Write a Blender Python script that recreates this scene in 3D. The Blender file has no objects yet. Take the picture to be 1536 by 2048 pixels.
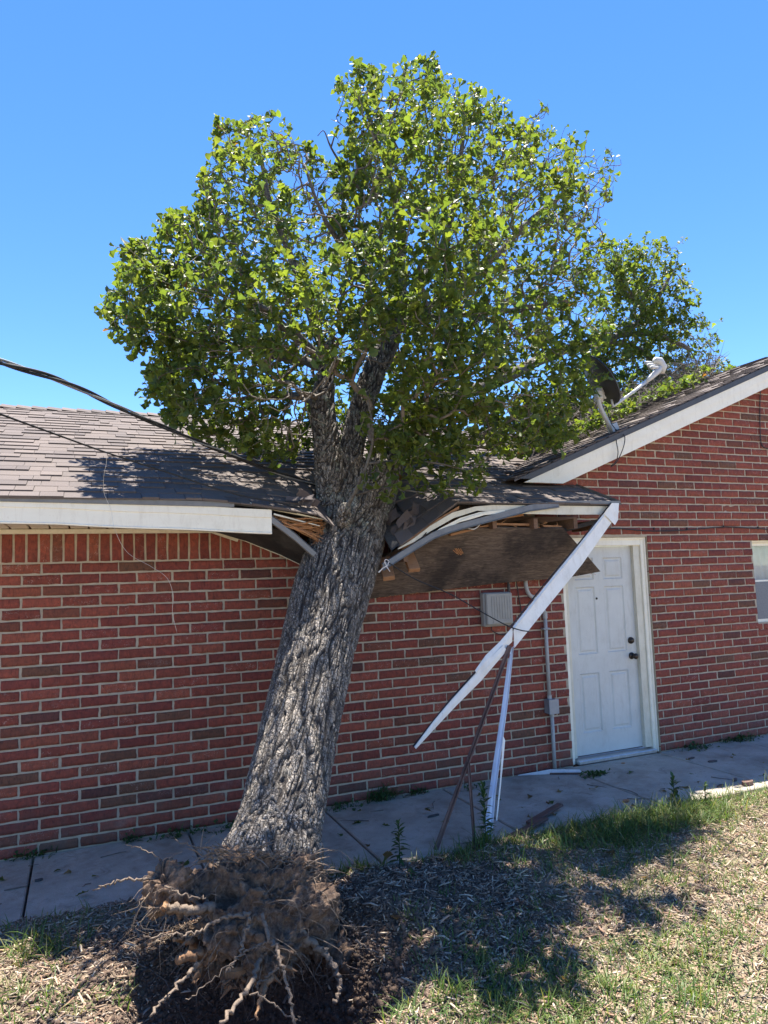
import bpy, math, random
import numpy as np
from mathutils import Vector, Matrix

random.seed(7)
rng = np.random.default_rng(11)
R = math.radians
SC = bpy.context.scene
COL = SC.collection

# ------------------------------------------------------------------ camera
F_PX, YAW, PITCH, ROLL = 1420.0, R(23.14), R(5.27), R(-1.92)
CAM = np.array([0.452, -5.509, 1.782])
_f = np.array([math.sin(YAW)*math.cos(PITCH), math.cos(YAW)*math.cos(PITCH), math.sin(PITCH)])
_r = np.array([math.cos(YAW), -math.sin(YAW), 0.0])
_u = np.cross(_r, _f)
_c, _s = math.cos(ROLL), math.sin(ROLL)
CR, CU, CF = _c*_r+_s*_u, -_s*_r+_c*_u, _f
cam_d = bpy.data.cameras.new('camera')
cam = bpy.data.objects.new('camera', cam_d)
COL.objects.link(cam)
m = Matrix.Identity(4)
for i in range(3):
    m[i][0], m[i][1], m[i][2], m[i][3] = CR[i], CU[i], -CF[i], CAM[i]
cam.matrix_world = m
cam_d.sensor_fit = 'AUTO'
cam_d.sensor_width = 36.0
cam_d.lens = F_PX*36.0/2048.0
cam_d.clip_start, cam_d.clip_end = 0.05, 3000
SC.camera = cam

# ------------------------------------------------------------------ sky, sun, exposure
SUNV = Vector((0.13, 0.285, 1.0)).normalized()
w = bpy.data.worlds.new('World')
SC.world = w
w.use_nodes = True
wn = w.node_tree
for n in list(wn.nodes): wn.nodes.remove(n)
sky = wn.nodes.new('ShaderNodeTexSky')
sky.sky_type = 'NISHITA'
sky.sun_disc = False
sky.sun_elevation = math.asin(SUNV.z)
sky.sun_rotation = math.atan2(SUNV.x, SUNV.y)
sky.air_density, sky.dust_density, sky.ozone_density = 0.85, 0.0, 3.0
bg = wn.nodes.new('ShaderNodeBackground')
bg.inputs['Strength'].default_value = 0.098
wo = wn.nodes.new('ShaderNodeOutputWorld')
hs = wn.nodes.new('ShaderNodeHueSaturation'); hs.inputs['Hue'].default_value = 0.508; hs.inputs['Saturation'].default_value = 1.24
wn.links.new(sky.outputs[0], hs.inputs['Color']); wn.links.new(hs.outputs[0], bg.inputs[0]); wn.links.new(bg.outputs[0], wo.inputs[0])
sun_d = bpy.data.lights.new('sun', 'SUN')
sun_d.energy, sun_d.angle, sun_d.color = 5.0, R(0.53), (1.0, 0.94, 0.85)
sun = bpy.data.objects.new('sun', sun_d); COL.objects.link(sun)
sun.location = SUNV*30
sun.rotation_euler = (-SUNV).to_track_quat('-Z', 'Y').to_euler()
SC.view_settings.view_transform = 'Standard'
SC.view_settings.look = 'None'
SC.view_settings.exposure = 1.63
SC.view_settings.gamma = 1.0
SC.view_settings.use_curve_mapping = False
SC.cycles.max_bounces = 8
SC.cycles.transparent_max_bounces = 8

# ------------------------------------------------------------------ survey helpers: a sight line from the photographer's stand met with a known plane
def _ray(u, v):
    return CF + (u-768)/F_PX*CR - (v-1024)/F_PX*CU
def W(u, v, y=0.0):                  # vertical plane parallel to the wall
    d = _ray(u, v); t = (y-CAM[1])/d[1]
    return Vector(CAM+t*d)
def G(u, v, z=0.0):                  # level plane
    d = _ray(u, v); t = (z-CAM[2])/d[2]
    return Vector(CAM+t*d)
def depth_of(P):
    return float((np.array(P)-CAM) @ CF)

# ------------------------------------------------------------------ numpy noise
def _hash(ix, iy, iz, s):
    h = (ix.astype(np.int64)*374761393 + iy.astype(np.int64)*668265263 + iz.astype(np.int64)*2147483647 + s*144269) & 0xffffffff
    h = ((h ^ (h >> 13))*1274126177) & 0xffffffff
    h = ((h ^ (h >> 16))*2246822519) & 0xffffffff
    return ((h ^ (h >> 15)) & 0xffffff)/float(0xffffff)
def vnoise(P, s=0):
    P = np.asarray(P, float); i = np.floor(P).astype(np.int64); f = P-i; f = f*f*(3-2*f)
    o = 0
    for dx in (0, 1):
        for dy in (0, 1):
            for dz in (0, 1):
                wgt = (f[:, 0] if dx else 1-f[:, 0])*(f[:, 1] if dy else 1-f[:, 1])*(f[:, 2] if dz else 1-f[:, 2])
                o = o + wgt*_hash(i[:, 0]+dx, i[:, 1]+dy, i[:, 2]+dz, s)
    return o*2-1
def fbm(P, oct=4, s=0):
    o = 0; a = 1.0; P = np.asarray(P, float)
    for k in range(oct):
        o = o + a*vnoise(P*(2.03**k)+k*7.1, s+k); a *= 0.5
    return o
def voronoi(P, s=0, jit=1.0):
    i = np.floor(P).astype(np.int64)
    F1 = np.full(len(P), 9.0); F2 = np.full(len(P), 9.0)
    for dx in (-1, 0, 1):
        for dy in (-1, 0, 1):
            for dz in (-1, 0, 1):
                c = i+np.array([dx, dy, dz])
                q = np.stack([_hash(c[:, 0], c[:, 1], c[:, 2], s+k) for k in (0, 1, 2)], 1)*jit
                d = np.sqrt(((c+q-P)**2).sum(1))
                F2 = np.where(d < F1, F1, np.minimum(F2, d)); F1 = np.minimum(F1, d)
    return F1, F2

# ------------------------------------------------------------------ materials
def nt(name):
    mt = bpy.data.materials.new(name); mt.use_nodes = True
    t = mt.node_tree; b = t.nodes['Principled BSDF']
    return mt, t, b
def node(t, typ, **kw):
    n = t.nodes.new(typ)
    for k, v in kw.items():
        if k.startswith('_'): setattr(n, k[1:], v)
        else: n.inputs[k].default_value = v
    return n
def ramp(t, src, stops):
    n = t.nodes.new('ShaderNodeValToRGB'); e = n.color_ramp.elements
    while len(e) < len(stops): e.new(0.5)
    for k, (p, c) in enumerate(stops):
        e[k].position = p; e[k].color = (*c, 1) if len(c) == 3 else c
    t.links.new(src, n.inputs[0]); return n.outputs[0]
def mix(t, a, b, fac, mode='MIX'):
    n = t.nodes.new('ShaderNodeMix'); n.data_type = 'RGBA'; n.blend_type = mode
    for s, v in ((n.inputs[6], a), (n.inputs[7], b), (n.inputs[0], fac)):
        if hasattr(v, 'links') or isinstance(v, bpy.types.NodeSocket): t.links.new(v, s)
        else: s.default_value = (*v, 1) if isinstance(v, tuple) and len(v) == 3 else v
    return n.outputs[2]
def coords(t, scale=(1, 1, 1)):
    g = t.nodes.new('ShaderNodeTexCoord'); mp = t.nodes.new('ShaderNodeMapping')
    mp.inputs['Scale'].default_value = scale
    t.links.new(g.outputs['Object'], mp.inputs[0]); return mp.outputs[0]
def noise(t, vec, scale, detail=4, rough=0.6, dist=0.0):
    n = node(t, 'ShaderNodeTexNoise', Scale=scale, Detail=detail, Roughness=rough, Distortion=dist)
    t.links.new(vec, n.inputs['Vector']); return n.outputs[0]
def bump(t, b, h, dist, strength=1.0):
    n = node(t, 'ShaderNodeBump', Strength=strength, Distance=dist)
    t.links.new(h, n.inputs['Height']); t.links.new(n.outputs[0], b.inputs['Normal'])
def attr(t, name='Col'):
    n = t.nodes.new('ShaderNodeAttribute'); n.attribute_name = name; return n
def simple(name, c1, c2, scale=8.0, rough=0.6, stretch=(1, 1, 1), bd=0.001, bs=60.0, metal=0.0, c3=None, detail=5, grime=0.0):
    mt, t, b = nt(name)
    v = coords(t, stretch)
    stops = [(0.32, c1), (0.68, c2)] if c3 is None else [(0.3, c1), (0.5, c2), (0.72, c3)]
    t.links.new(ramp(t, noise(t, v, scale, detail, 0.65), stops), b.inputs['Base Color'])
    if grime:
        base = b.inputs['Base Color'].links[0].from_socket
        d1 = ramp(t, noise(t, coords(t, (3.0, 3.0, .8)), 5.5, 7, .78, .6), [(.50, (0, 0, 0)), (.72, (grime, grime, grime))])
        c_ = mix(t, base, (.50, .43, .34), d1, 'MULTIPLY')
        d2 = ramp(t, noise(t, coords(t), 48, 3, .6), [(.66, (0, 0, 0)), (.74, (grime, grime, grime))])
        t.links.new(mix(t, c_, (.55, .47, .38), d2, 'MULTIPLY'), b.inputs['Base Color'])
    b.inputs['Roughness'].default_value = rough; b.inputs['Metallic'].default_value = metal
    if bd: bump(t, b, noise(t, v, bs, 4), bd)
    return mt

# ------------------------------------------------------------------ object helpers
def props(o, label=None, cat=None, group=None, kind=None):
    if label: o['label'] = label
    if cat: o['category'] = cat
    if group: o['group'] = group
    if kind: o['kind'] = kind
    return o
def thing(name, label, cat, loc=(0, 0, 0), group=None):
    o = bpy.data.objects.new(name, None); COL.objects.link(o); o.location = loc
    o.empty_display_size = 0.1
    return props(o, label, cat, group)
class MB:
    def __init__(s): s.v = []; s.f = []; s.mi = []; s.c = []; s.cc = (1, 1, 1, 1)
    def add(s, vs, fs, mi=0):
        o = len(s.v); s.v += [tuple(x) for x in vs]; s.f += [tuple(o+i for i in f) for f in fs]
        s.mi += [mi]*len(fs); s.c += [s.cc]*len(vs)
    def box(s, c, d, rot=None, mi=0, bev=0.0):
        c = Vector(c); h = [x/2 for x in d]
        if bev <= 0:
            vs = [Vector((sx*h[0], sy*h[1], sz*h[2])) for sx in (-1, 1) for sy in (-1, 1) for sz in (-1, 1)]
            fs = [(0, 1, 3, 2), (4, 6, 7, 5), (0, 4, 5, 1), (2, 3, 7, 6), (0, 2, 6, 4), (1, 5, 7, 3)]
        else:
            b_ = bev; vs = []; fs = []
            idx = {}
            for sx in (-1, 1):
                for sy in (-1, 1):
                    for sz in (-1, 1):
                        for ax in range(3):
                            p = [sx*(h[0]-b_), sy*(h[1]-b_), sz*(h[2]-b_)]
                            p[ax] = (sx, sy, sz)[ax]*h[ax]
                            idx[(sx, sy, sz, ax)] = len(vs); vs.append(Vector(p))
            S = (-1, 1)
            for ax in range(3):
                o1, o2 = [(1, 2), (2, 0), (0, 1)][ax]
                for sg in S:
                    q = []
                    for a, bb in ((-1, -1), (1, -1), (1, 1), (-1, 1)):
                        k = [0, 0, 0]; k[ax] = sg; k[o1] = a; k[o2] = bb; q.append(idx[(*k, ax)])
                    fs.append(tuple(q) if sg > 0 else tuple(q[::-1]))
            for ax in range(3):
                o1, o2 = [(1, 2), (2, 0), (0, 1)][ax]
                for a in S:
                    for bb in S:
                        k0 = [0, 0, 0]; k1 = [0, 0, 0]
                        k0[ax] = -1; k1[ax] = 1
                        for k in (k0, k1): k[o1] = a; k[o2] = bb
                        fs.append((idx[(*k0, o1)], idx[(*k1, o1)], idx[(*k1, o2)], idx[(*k0, o2)]))
            for sx in S:
                for sy in S:
                    for sz in S: fs.append(tuple(idx[(sx, sy, sz, a)] for a in range(3)))
        if rot is not None: vs = [rot @ x for x in vs]
        s.add([x+c for x in vs], fs, mi)
    def bar(s, a, b_, wd, th, up=(0, 0, 1), mi=0, bev=0.0):     # a straight bar: width across, thickness along 'up'
        a, b_ = Vector(a), Vector(b_); d = (b_-a); L = d.length; d.normalize()
        sd = d.cross(Vector(up)).normalized(); u = sd.cross(d)
        rot = Matrix((d, sd, u)).transposed()
        s.box((a+b_)/2, (L, wd, th), rot, mi, bev)
    def tube(s, pts, rad, n=8, mi=0, caps=True):
        pts = [Vector(p) for p in pts]; N = len(pts)
        if not hasattr(rad, '__len__'): rad = [rad]*N
        vs = []; fs = []; ref = Vector((0.31, 0.22, 0.92))
        for k in range(N):
            d = (pts[min(k+1, N-1)]-pts[max(k-1, 0)])
            d = d.normalized() if d.length > 1e-9 else Vector((0, 0, 1))
            if k == 0:
                sd = d.cross(ref); sd = sd.normalized() if sd.length > 1e-3 else d.orthogonal().normalized()
            else:
                sd = (sd-d*sd.dot(d)); sd = sd.normalized() if sd.length > 1e-6 else d.orthogonal().normalized()
            u = d.cross(sd)
            for j in range(n):
                a = 2*math.pi*j/n; vs.append(pts[k]+(sd*math.cos(a)+u*math.sin(a))*rad[k])
        for k in range(N-1):
            for j in range(n):
                j2 = (j+1) % n; fs.append((k*n+j, k*n+j2, (k+1)*n+j2, (k+1)*n+j))
        if caps: fs += [tuple(range(n))[::-1], tuple((N-1)*n+j for j in range(n))]
        s.add(vs, fs, mi)
    def strip(s, rows, mi=0, closed=False):      # rows of equal length joined by quads
        n = len(rows[0]); vs = [p for r in rows for p in r]; fs = []
        for k in range(len(rows)-1):
            for j in range(n-1 if not closed else n):
                j2 = (j+1) % n; fs.append((k*n+j, k*n+j2, (k+1)*n+j2, (k+1)*n+j))
        s.add(vs, fs, mi)
    def slab(s, poly, n, th, mi=0):              # polygon given thickness along n
        n = Vector(n).normalized()*th; p = [Vector(x) for x in poly]; k = len(p)
        vs = p+[x-n for x in p]
        fs = [tuple(range(k)), tuple(range(k, 2*k))[::-1]]
        fs += [(i, k+i, k+(i+1) % k, (i+1) % k) for i in range(k)]
        s.add(vs, fs, mi)
    def build(s, name, mats, parent=None, smooth=False, colors=False):
        return mesh_obj(name, s.v, s.f, mats, parent, smooth, s.mi, s.c if colors else None)
def mesh_obj(name, v, f, mats, parent=None, smooth=False, mi=None, cols=None):
    me = bpy.data.meshes.new(name); me.from_pydata([tuple(x) for x in v], [], f); return finish(name, me, mats, parent, smooth, mi, cols)
def finish(name, me, mats, parent=None, smooth=False, mi=None, cols=None):
    if not isinstance(mats, (list, tuple)): mats = [mats]
    for x in mats: me.materials.append(x)
    if mi is not None and any(mi): me.polygons.foreach_set('material_index', list(mi))
    if smooth: me.polygons.foreach_set('use_smooth', [True]*len(me.polygons))
    if cols is not None:
        a = me.color_attributes.new('Col', 'FLOAT_COLOR', 'POINT')
        a.data.foreach_set('color', np.asarray(cols, float).reshape(-1))
    me.update()
    o = bpy.data.objects.new(name, me); COL.objects.link(o)
    if parent is not None:
        o.parent = parent; o.matrix_parent_inverse = Matrix.Translation(-Vector(parent.location)) if parent.type == 'EMPTY' else Matrix.Identity(4)
    return o
def np_mesh(name, V, Fq, mats, parent=None, smooth=False, cols=None):      # fast quad mesh
    me = bpy.data.meshes.new(name); V = np.asarray(V, np.float32); Fq = np.asarray(Fq, np.int32)
    k = Fq.shape[1]
    me.vertices.add(len(V)); me.vertices.foreach_set('co', V.reshape(-1))
    me.loops.add(Fq.size); me.loops.foreach_set('vertex_index', Fq.reshape(-1))
    me.polygons.add(len(Fq)); me.polygons.foreach_set('loop_start', np.arange(len(Fq), dtype=np.int32)*k)
    me.polygons.foreach_set('loop_total', np.full(len(Fq), k, np.int32))
    me.update(calc_edges=True); me.validate()
    return finish(name, me, mats, parent, smooth, None, cols)
def spline(pts, n=8):               # Catmull-Rom through points
    P = [Vector(p) for p in pts]; P = [P[0]*2-P[1]]+P+[P[-1]*2-P[-2]]; o = []
    for k in range(1, len(P)-2):
        for j in range(n):
            t = j/n; a, b_, c, d = P[k-1], P[k], P[k+1], P[k+2]
            o.append(0.5*((2*b_)+(c-a)*t+(2*a-5*b_+4*c-d)*t*t+(3*b_-a-3*c+d)*t**3))
    o.append(P[-2]); return o
def lerp(a, b_, t): return a+(b_-a)*t
def sstep(x, a, b_):
    t = np.clip((x-a)/(b_-a), 0, 1); return t*t*(3-2*t)

# ================================================================== materials of the place
def brick_mat():
    mt, t, b = nt('brick'); a = attr(t); v = coords(t)
    n1 = noise(t, v, 30, 6, 0.7, 0.6); n2 = noise(t, coords(t, (1, 1, 0.25)), 70, 3, 0.6, 1.5)
    c = mix(t, a.outputs['Color'], (1.9, 1.6, 1.4), ramp(t, n1, [(0.42, (0, 0, 0)), (0.72, (0.75, 0.75, 0.75))]), 'MULTIPLY')
    c = mix(t, c, (0.55, 0.5, 0.55), ramp(t, n2, [(0.52, (0, 0, 0)), (0.66, (0.8, 0.8, 0.8))]), 'MULTIPLY')
    # pale sand grains pressed into some of the bricks
    vo = node(t, 'ShaderNodeTexVoronoi', Scale=190.0); t.links.new(v, vo.inputs['Vector'])
    gr = ramp(t, vo.outputs['Distance'], [(0.18, (1, 1, 1)), (0.34, (0, 0, 0))])
    sp = ramp(t, noise(t, v, 26, 3, 0.6), [(0.50, (0, 0, 0)), (0.62, (1, 1, 1))])
    mm = node(t, 'ShaderNodeMath', _operation='MULTIPLY'); t.links.new(gr, mm.inputs[0]); t.links.new(sp, mm.inputs[1])
    m2 = node(t, 'ShaderNodeMath', _operation='MULTIPLY'); t.links.new(mm.outputs[0], m2.inputs[0]); t.links.new(a.outputs['Alpha'], m2.inputs[1])
    c = mix(t, c, (0.62, 0.50, 0.43), m2.outputs[0])
    g = t.nodes.new('ShaderNodeTexCoord'); sx = t.nodes.new('ShaderNodeSeparateXYZ'); t.links.new(g.outputs['Object'], sx.inputs[0])
    dn = noise(t, v, 5, 5, 0.7); mr = node(t, 'ShaderNodeMapRange'); mr.inputs[1].default_value = 0.0; mr.inputs[2].default_value = 0.42; mr.inputs[3].default_value = .62; mr.inputs[4].default_value = 0.0
    t.links.new(sx.outputs[2], mr.inputs[0]); dm = node(t, 'ShaderNodeMath', _operation='MULTIPLY'); t.links.new(mr.outputs[0], dm.inputs[0]); t.links.new(ramp(t, dn, [(.4, (0, 0, 0)), (.62, (1, 1, 1))]), dm.inputs[1])
    c = mix(t, c, (.13, .095, .075), dm.outputs[0])
    c = mix(t, c, (.40, .33, .29), ramp(t, noise(t, v, 2.2, 6, .75), [(.60, (0, 0, 0)), (.78, (.30, .30, .30))]))
    t.links.new(c, b.inputs['Base Color']); b.inputs['Roughness'].default_value = 0.85
    ad = node(t, 'ShaderNodeMath', _operation='ADD'); t.links.new(n1, ad.inputs[0]); t.links.new(n2, ad.inputs[1])
    bump(t, b, ad.outputs[0], 0.003, 0.8)
    return mt
M = {}
M['brick'] = brick_mat()
M['mortar'] = simple('mortar', (0.37, 0.305, 0.22), (0.49, 0.41, 0.305), 14, 0.95, bd=0.004, bs=120)
def shingle_mat():
    mt, t, b = nt('shingle'); a = attr(t); v = coords(t)
    g = noise(t, v, 420, 2, 0.8)
    c = mix(t, a.outputs['Color'], (1.7, 1.6, 1.6), ramp(t, g, [(0.42, (0, 0, 0)), (0.7, (1, 1, 1))]), 'MULTIPLY')
    c = mix(t, c, (0.72, 0.72, 0.74), ramp(t, noise(t, v, 1.3, 4, 0.6), [(0.4, (0, 0, 0)), (0.7, (0.7, 0.7, 0.7))]), 'MULTIPLY')
    t.links.new(c, b.inputs['Base Color']); b.inputs['Roughness'].default_value = 0.9
    bump(t, b, g, 0.0015, 0.7); return mt
M['shingle'] = shingle_mat()
M['white'] = simple('white_vinyl', (0.84, 0.78, 0.63), (0.90, 0.85, 0.70), 5, 0.42, (0.6, 1, 2), bd=0.0006, bs=40, grime=.28)
M['cream'] = simple('cream_vinyl', (0.62, 0.57, 0.44), (0.72, 0.68, 0.55), 6, 0.45, bd=0.0005, grime=.4)
M['whiteboard'] = simple('white_aluminium', (0.76, 0.74, 0.68), (0.86, 0.84, 0.78), 9, 0.38, (1, 1, 1), bd=0.0022, bs=22, grime=.38)
M['taupe'] = simple('taupe_metal', (0.15, 0.145, 0.14), (0.21, 0.205, 0.195), 12, 0.4, bd=0.0005)
M['gutterdark'] = simple('rake_edge_metal', (0.05, 0.05, 0.053), (0.075, 0.073, 0.075), 10, 0.5, bd=0.0004)
M['ply'] = None
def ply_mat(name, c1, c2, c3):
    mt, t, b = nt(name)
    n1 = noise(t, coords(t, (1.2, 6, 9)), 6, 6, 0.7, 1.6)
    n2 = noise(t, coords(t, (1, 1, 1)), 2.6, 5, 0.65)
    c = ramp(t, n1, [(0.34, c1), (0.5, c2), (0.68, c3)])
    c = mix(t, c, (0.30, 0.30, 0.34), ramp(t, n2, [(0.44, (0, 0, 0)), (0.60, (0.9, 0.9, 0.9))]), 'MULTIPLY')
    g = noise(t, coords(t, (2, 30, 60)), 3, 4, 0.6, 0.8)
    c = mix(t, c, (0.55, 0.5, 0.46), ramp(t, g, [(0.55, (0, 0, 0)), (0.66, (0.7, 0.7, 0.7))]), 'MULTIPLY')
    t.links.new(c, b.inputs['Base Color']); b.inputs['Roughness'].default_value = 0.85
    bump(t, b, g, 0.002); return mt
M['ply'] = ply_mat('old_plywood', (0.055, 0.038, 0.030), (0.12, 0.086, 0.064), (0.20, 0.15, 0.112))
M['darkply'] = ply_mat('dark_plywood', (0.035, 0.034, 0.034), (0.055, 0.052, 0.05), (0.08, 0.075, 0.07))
M['pine'] = simple('pine', (0.26, 0.115, 0.05), (0.38, 0.19, 0.085), 7, 0.75, (2, 12, 12), bd=0.001, c3=(0.30, 0.14, 0.06))
M['splinter'] = simple('split_wood', (0.30, 0.12, 0.05), (0.50, 0.26, 0.11), 12, 0.8, (2, 12, 12), bd=0.002)
M['door'] = simple('door_paint', (0.55, 0.55, 0.51), (0.62, 0.62, 0.575), 3.5, 0.42, bd=0.0007, bs=30, grime=.26)
M['bronze'] = simple('bronze', (0.035, 0.028, 0.024), (0.07, 0.055, 0.045), 30, 0.38, metal=0.7, bd=0.0002)
M['black'] = simple('black_rubber', (0.012, 0.012, 0.013), (0.022, 0.022, 0.024), 20, 0.5, bd=0.0003)
M['alum'] = simple('bare_aluminium', (0.50, 0.50, 0.50), (0.66, 0.66, 0.65), 30, 0.35, metal=0.8, bd=0.0003)
M['bluemetal'] = simple('bent_white_metal', (0.60, 0.66, 0.78), (0.76, 0.80, 0.86), 6, 0.3, bd=0.003, bs=14, metal=0.15)
M['rust'] = simple('brown_steel', (0.085, 0.045, 0.035), (0.16, 0.09, 0.07), 14, 0.6, bd=0.001)
M['greyplastic'] = simple('grey_plastic', (0.30, 0.295, 0.27), (0.36, 0.355, 0.33), 6, 0.55, bd=0.0004)
M['pvc'] = simple('grey_conduit', (0.34, 0.34, 0.32), (0.42, 0.42, 0.40), 6, 0.5, bd=0.0004)
M['jbox'] = simple('steel_box', (0.24, 0.26, 0.29), (0.32, 0.34, 0.37), 8, 0.45, metal=0.3, bd=0.0004)
M['dish'] = simple('dish_grey', (0.022, 0.024, 0.029), (0.036, 0.038, 0.044), 6, 0.45, bd=0.0003)
M['dishlight'] = simple('dish_light_grey', (0.50, 0.50, 0.48), (0.60, 0.60, 0.58), 6, 0.45, bd=0.0003)
M['wire'] = simple('white_wire', (0.66, 0.62, 0.58), (0.78, 0.74, 0.70), 20, 0.4, bd=0)
M['curtain'] = simple('curtain_cloth', (0.66, 0.66, 0.64), (0.78, 0.78, 0.76), 6, 0.9, bd=0.001)
M['insidewood'] = simple('framing_wood', (0.13, 0.07, 0.04), (0.21, 0.12, 0.07), 6, 0.8, (2, 10, 10), bd=0.001)
M['screen'] = simple('insect_screen', (0.16, 0.165, 0.17), (0.22, 0.225, 0.23), 90, 0.7, bd=0.0004)
def glass_mat():
    mt, t, b = nt('window_glass')
    b.inputs['Base Color'].default_value = (0.9, 0.95, 0.95, 1); b.inputs['Roughness'].default_value = 0.02
    b.inputs['Transmission Weight'].default_value = 1.0; b.inputs['IOR'].default_value = 1.45
    return mt
M['glass'] = glass_mat()

# ================================================================== the house
HC, WB = 0.0785, 0.2511                 # course height, brick module
DX0, DX1, DZ1 = 4.61, 5.66, 2.10        # door opening
WX0, WX1, WZ0, WZ1 = 7.12, 8.03, 1.165, 2.06
A_ = 0.40
Y_E, Y_RIDGE = -0.63, 2.75
RX = 8.6                                # gable ridge
X_L, X_R = -4.0, 13.1
def zmain(y): return 2.36+A_*(y+0.6)
def zgab(x): return 2.66+A_*(x-4.11) if x <= RX else 2.66+A_*(2*RX-x-4.11)
def walltop(x): return np.where(x < 4.3, 2.235, np.where(x <= RX, 2.66+A_*(x-4.11), 2.66+A_*(2*RX-x-4.11))-0.10)

house = thing('brick_house', 'single storey red brick house with a crushed grey shingle roof edge and gable end', 'house', (4.6, 0, 0))

def brick_wall():
    B = []                              # x0,x1,z0,z1,deep, soldier
    nrow = int(4.6/HC)
    for r in range(nrow):
        z0 = r*HC; z1 = z0+HC
        off = -0.0556 if r % 2 == 0 else 0.07
        k0 = int((X_L-off)/WB)-1; k1 = int((X_R-off)/WB)+1
        for k in range(k0, k1):
            x0 = off+k*WB+random.uniform(-.003, .003); x1 = off+(k+1)*WB+random.uniform(-.003, .003)
            if x0 < X_L or x1 > X_R: continue
            if r >= 25 and x0 < 4.3: continue
            segs = [(x0, x1, False)]
            for (ox0, ox1, oz0, oz1) in ((DX0, DX1, -1, DZ1), (WX0, WX1, WZ0-HC*1.0, WZ1)):
                ns = []
                for (a, b_, dp) in segs:
                    if z1 <= oz0+0.03 or z0 >= oz1-0.03: ns.append((a, b_, dp)); continue
                    if b_ <= ox0+0.01 or a >= ox1-0.01:
                        ns.append((a, b_, dp or abs(b_-ox0) < .02 or abs(a-ox1) < .02)); continue
                    if a < ox0-0.03: ns.append((a, ox0+0.005, True))
                    if b_ > ox1+0.03: ns.append((ox1-0.005, b_, True))
                segs = ns
            for (a, b_, dp) in segs:
                if z0+0.02 > float(walltop(np.array((a+b_)/2))) and a >= 4.3: continue
                if b_-a > 0.03: B.append((a, b_, z0, z1, 0.075 if dp else 0.014, 0))
    x = X_L                              # the soldier course under the eave
    while x < 4.28:
        wd = HC+random.uniform(-.002, .002); B.append((x, x+wd, 25*HC, 25*HC+0.262, 0.014, 1)); x += wd
    x = WX0-0.01
    while x < WX1: B.append((x, x+HC, WZ0-HC, WZ0-0.005, 0.05, 1)); x += HC   # rowlock sill under the window
    B = np.array(B); n = len(B)
    nx, nz = 11, 6
    uu = np.array([0, 0, .03, .14, .32, .5, .68, .86, .97, 1, 1]); ww = np.array([0, 0, .3, .7, 1, 1])
    j = 0.0072
    x0 = B[:, 0]+j; x1 = B[:, 1]-j; z0 = B[:, 2]+j; z1 = B[:, 3]-j
    U, Wd = np.meshgrid(uu, ww, indexing='ij')
    X = x0[:, None, None]+(x1-x0)[:, None, None]*U; Z = z0[:, None, None]+(z1-z0)[:, None, None]*Wd
    ring = (np.arange(nx)[:, None] % (nx-1) == 0) | (np.arange(nz)[None] % (nz-1) == 0)
    Y = np.where(ring[None], B[:, 4][:, None, None], 0.0)+np.zeros_like(X)
    P = np.stack([X.ravel(), Z.ravel(), np.repeat(np.arange(n)*3.7, nx*nz)], 1)
    wob = vnoise(P*np.array([55, 55, 1]), 3).reshape(X.shape); wob2 = vnoise(P*np.array([38, 38, 1])+9, 5).reshape(X.shape)
    edge = (U < .1) | (U > .9); ez = (Wd < .1) | (Wd > .9)
    X += np.where(edge, wob*0.004, 0); Z += np.where(ez, wob2*0.003, 0)
    Y += np.where(ring[None], 0, wob2*0.0022+rng.normal(0, .0012, n)[:, None, None])
    inner_corner = (~ring) & (((np.arange(nx)[:, None] == 1) | (np.arange(nx)[:, None] == nx-2)) | ((np.arange(nz)[None] == 1) | (np.arange(nz)[None] == nz-2)))
    Y += np.where(inner_corner[None], 0.0015, 0)
    gab = X > 4.3
    Z = np.where(gab, np.minimum(Z, walltop(X)), np.minimum(Z, 2.235))
    V = np.stack([X, Y, Z], -1).reshape(-1, 3)
    I = np.arange(nx*nz).reshape(nx, nz)
    q = np.stack([I[:-1, :-1], I[1:, :-1], I[1:, 1:], I[:-1, 1:]], -1).reshape(-1, 4)
    Fq = (q[None]+(np.arange(n)*nx*nz)[:, None, None]).reshape(-1, 4)
    pal = np.array([(.220, .058, .050), (.195, .048, .043), (.170, .040, .040), (.150, .050, .042), (.130, .058, .047), (.100, .036, .038), (.235, .068, .054)])
    pr = np.array([.29, .28, .21, .07, .04, .02, .09])
    c = pal[rng.choice(len(pal), n, p=pr)]*rng.uniform(.86, 1.14, (n, 1))*np.array([.92, .90, .66])
    sp = np.where(rng.random(n) < .30, rng.uniform(.5, 1, n), rng.uniform(0, .12, n))
    C = np.repeat(np.concatenate([c, sp[:, None]], 1), nx*nz, 0)
    return np_mesh('wall', V, Fq, M['brick'], house, False, C)
brick_wall()
mb = MB()
def mseg(poly): mb.slab([(x, 0.0055, z) for x, z in poly], (0, -1, 0), 0.16)
wt = lambda x: float(walltop(np.array(x)))
mseg([(X_L, -.05), (DX0, -.05), (DX0, 2.235), (X_L, 2.235)])
mseg([(DX0, DZ1), (DX1, DZ1), (DX1, wt(DX1)), (DX0, wt(DX0))])
mseg([(4.35, 2.236), (DX0, 2.236), (DX0, wt(DX0)), (4.35, wt(4.35))])
mseg([(DX1, -.05), (WX0, -.05), (WX0, wt(WX0)), (DX1, wt(DX1))])
mseg([(WX0, -.05), (WX1, -.05), (WX1, WZ0), (WX0, WZ0)])
mseg([(WX0, WZ1), (WX1, WZ1), (WX1, wt(WX1)), (WX0, wt(WX0))])
mseg([(WX1, -.05), (X_R, -.05), (X_R, wt(X_R)), (RX, wt(RX)), (WX1, wt(WX1))])
mb.build('mortar', M['mortar'], house)
mb = MB()                                # the other outside walls, closing the house
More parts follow.
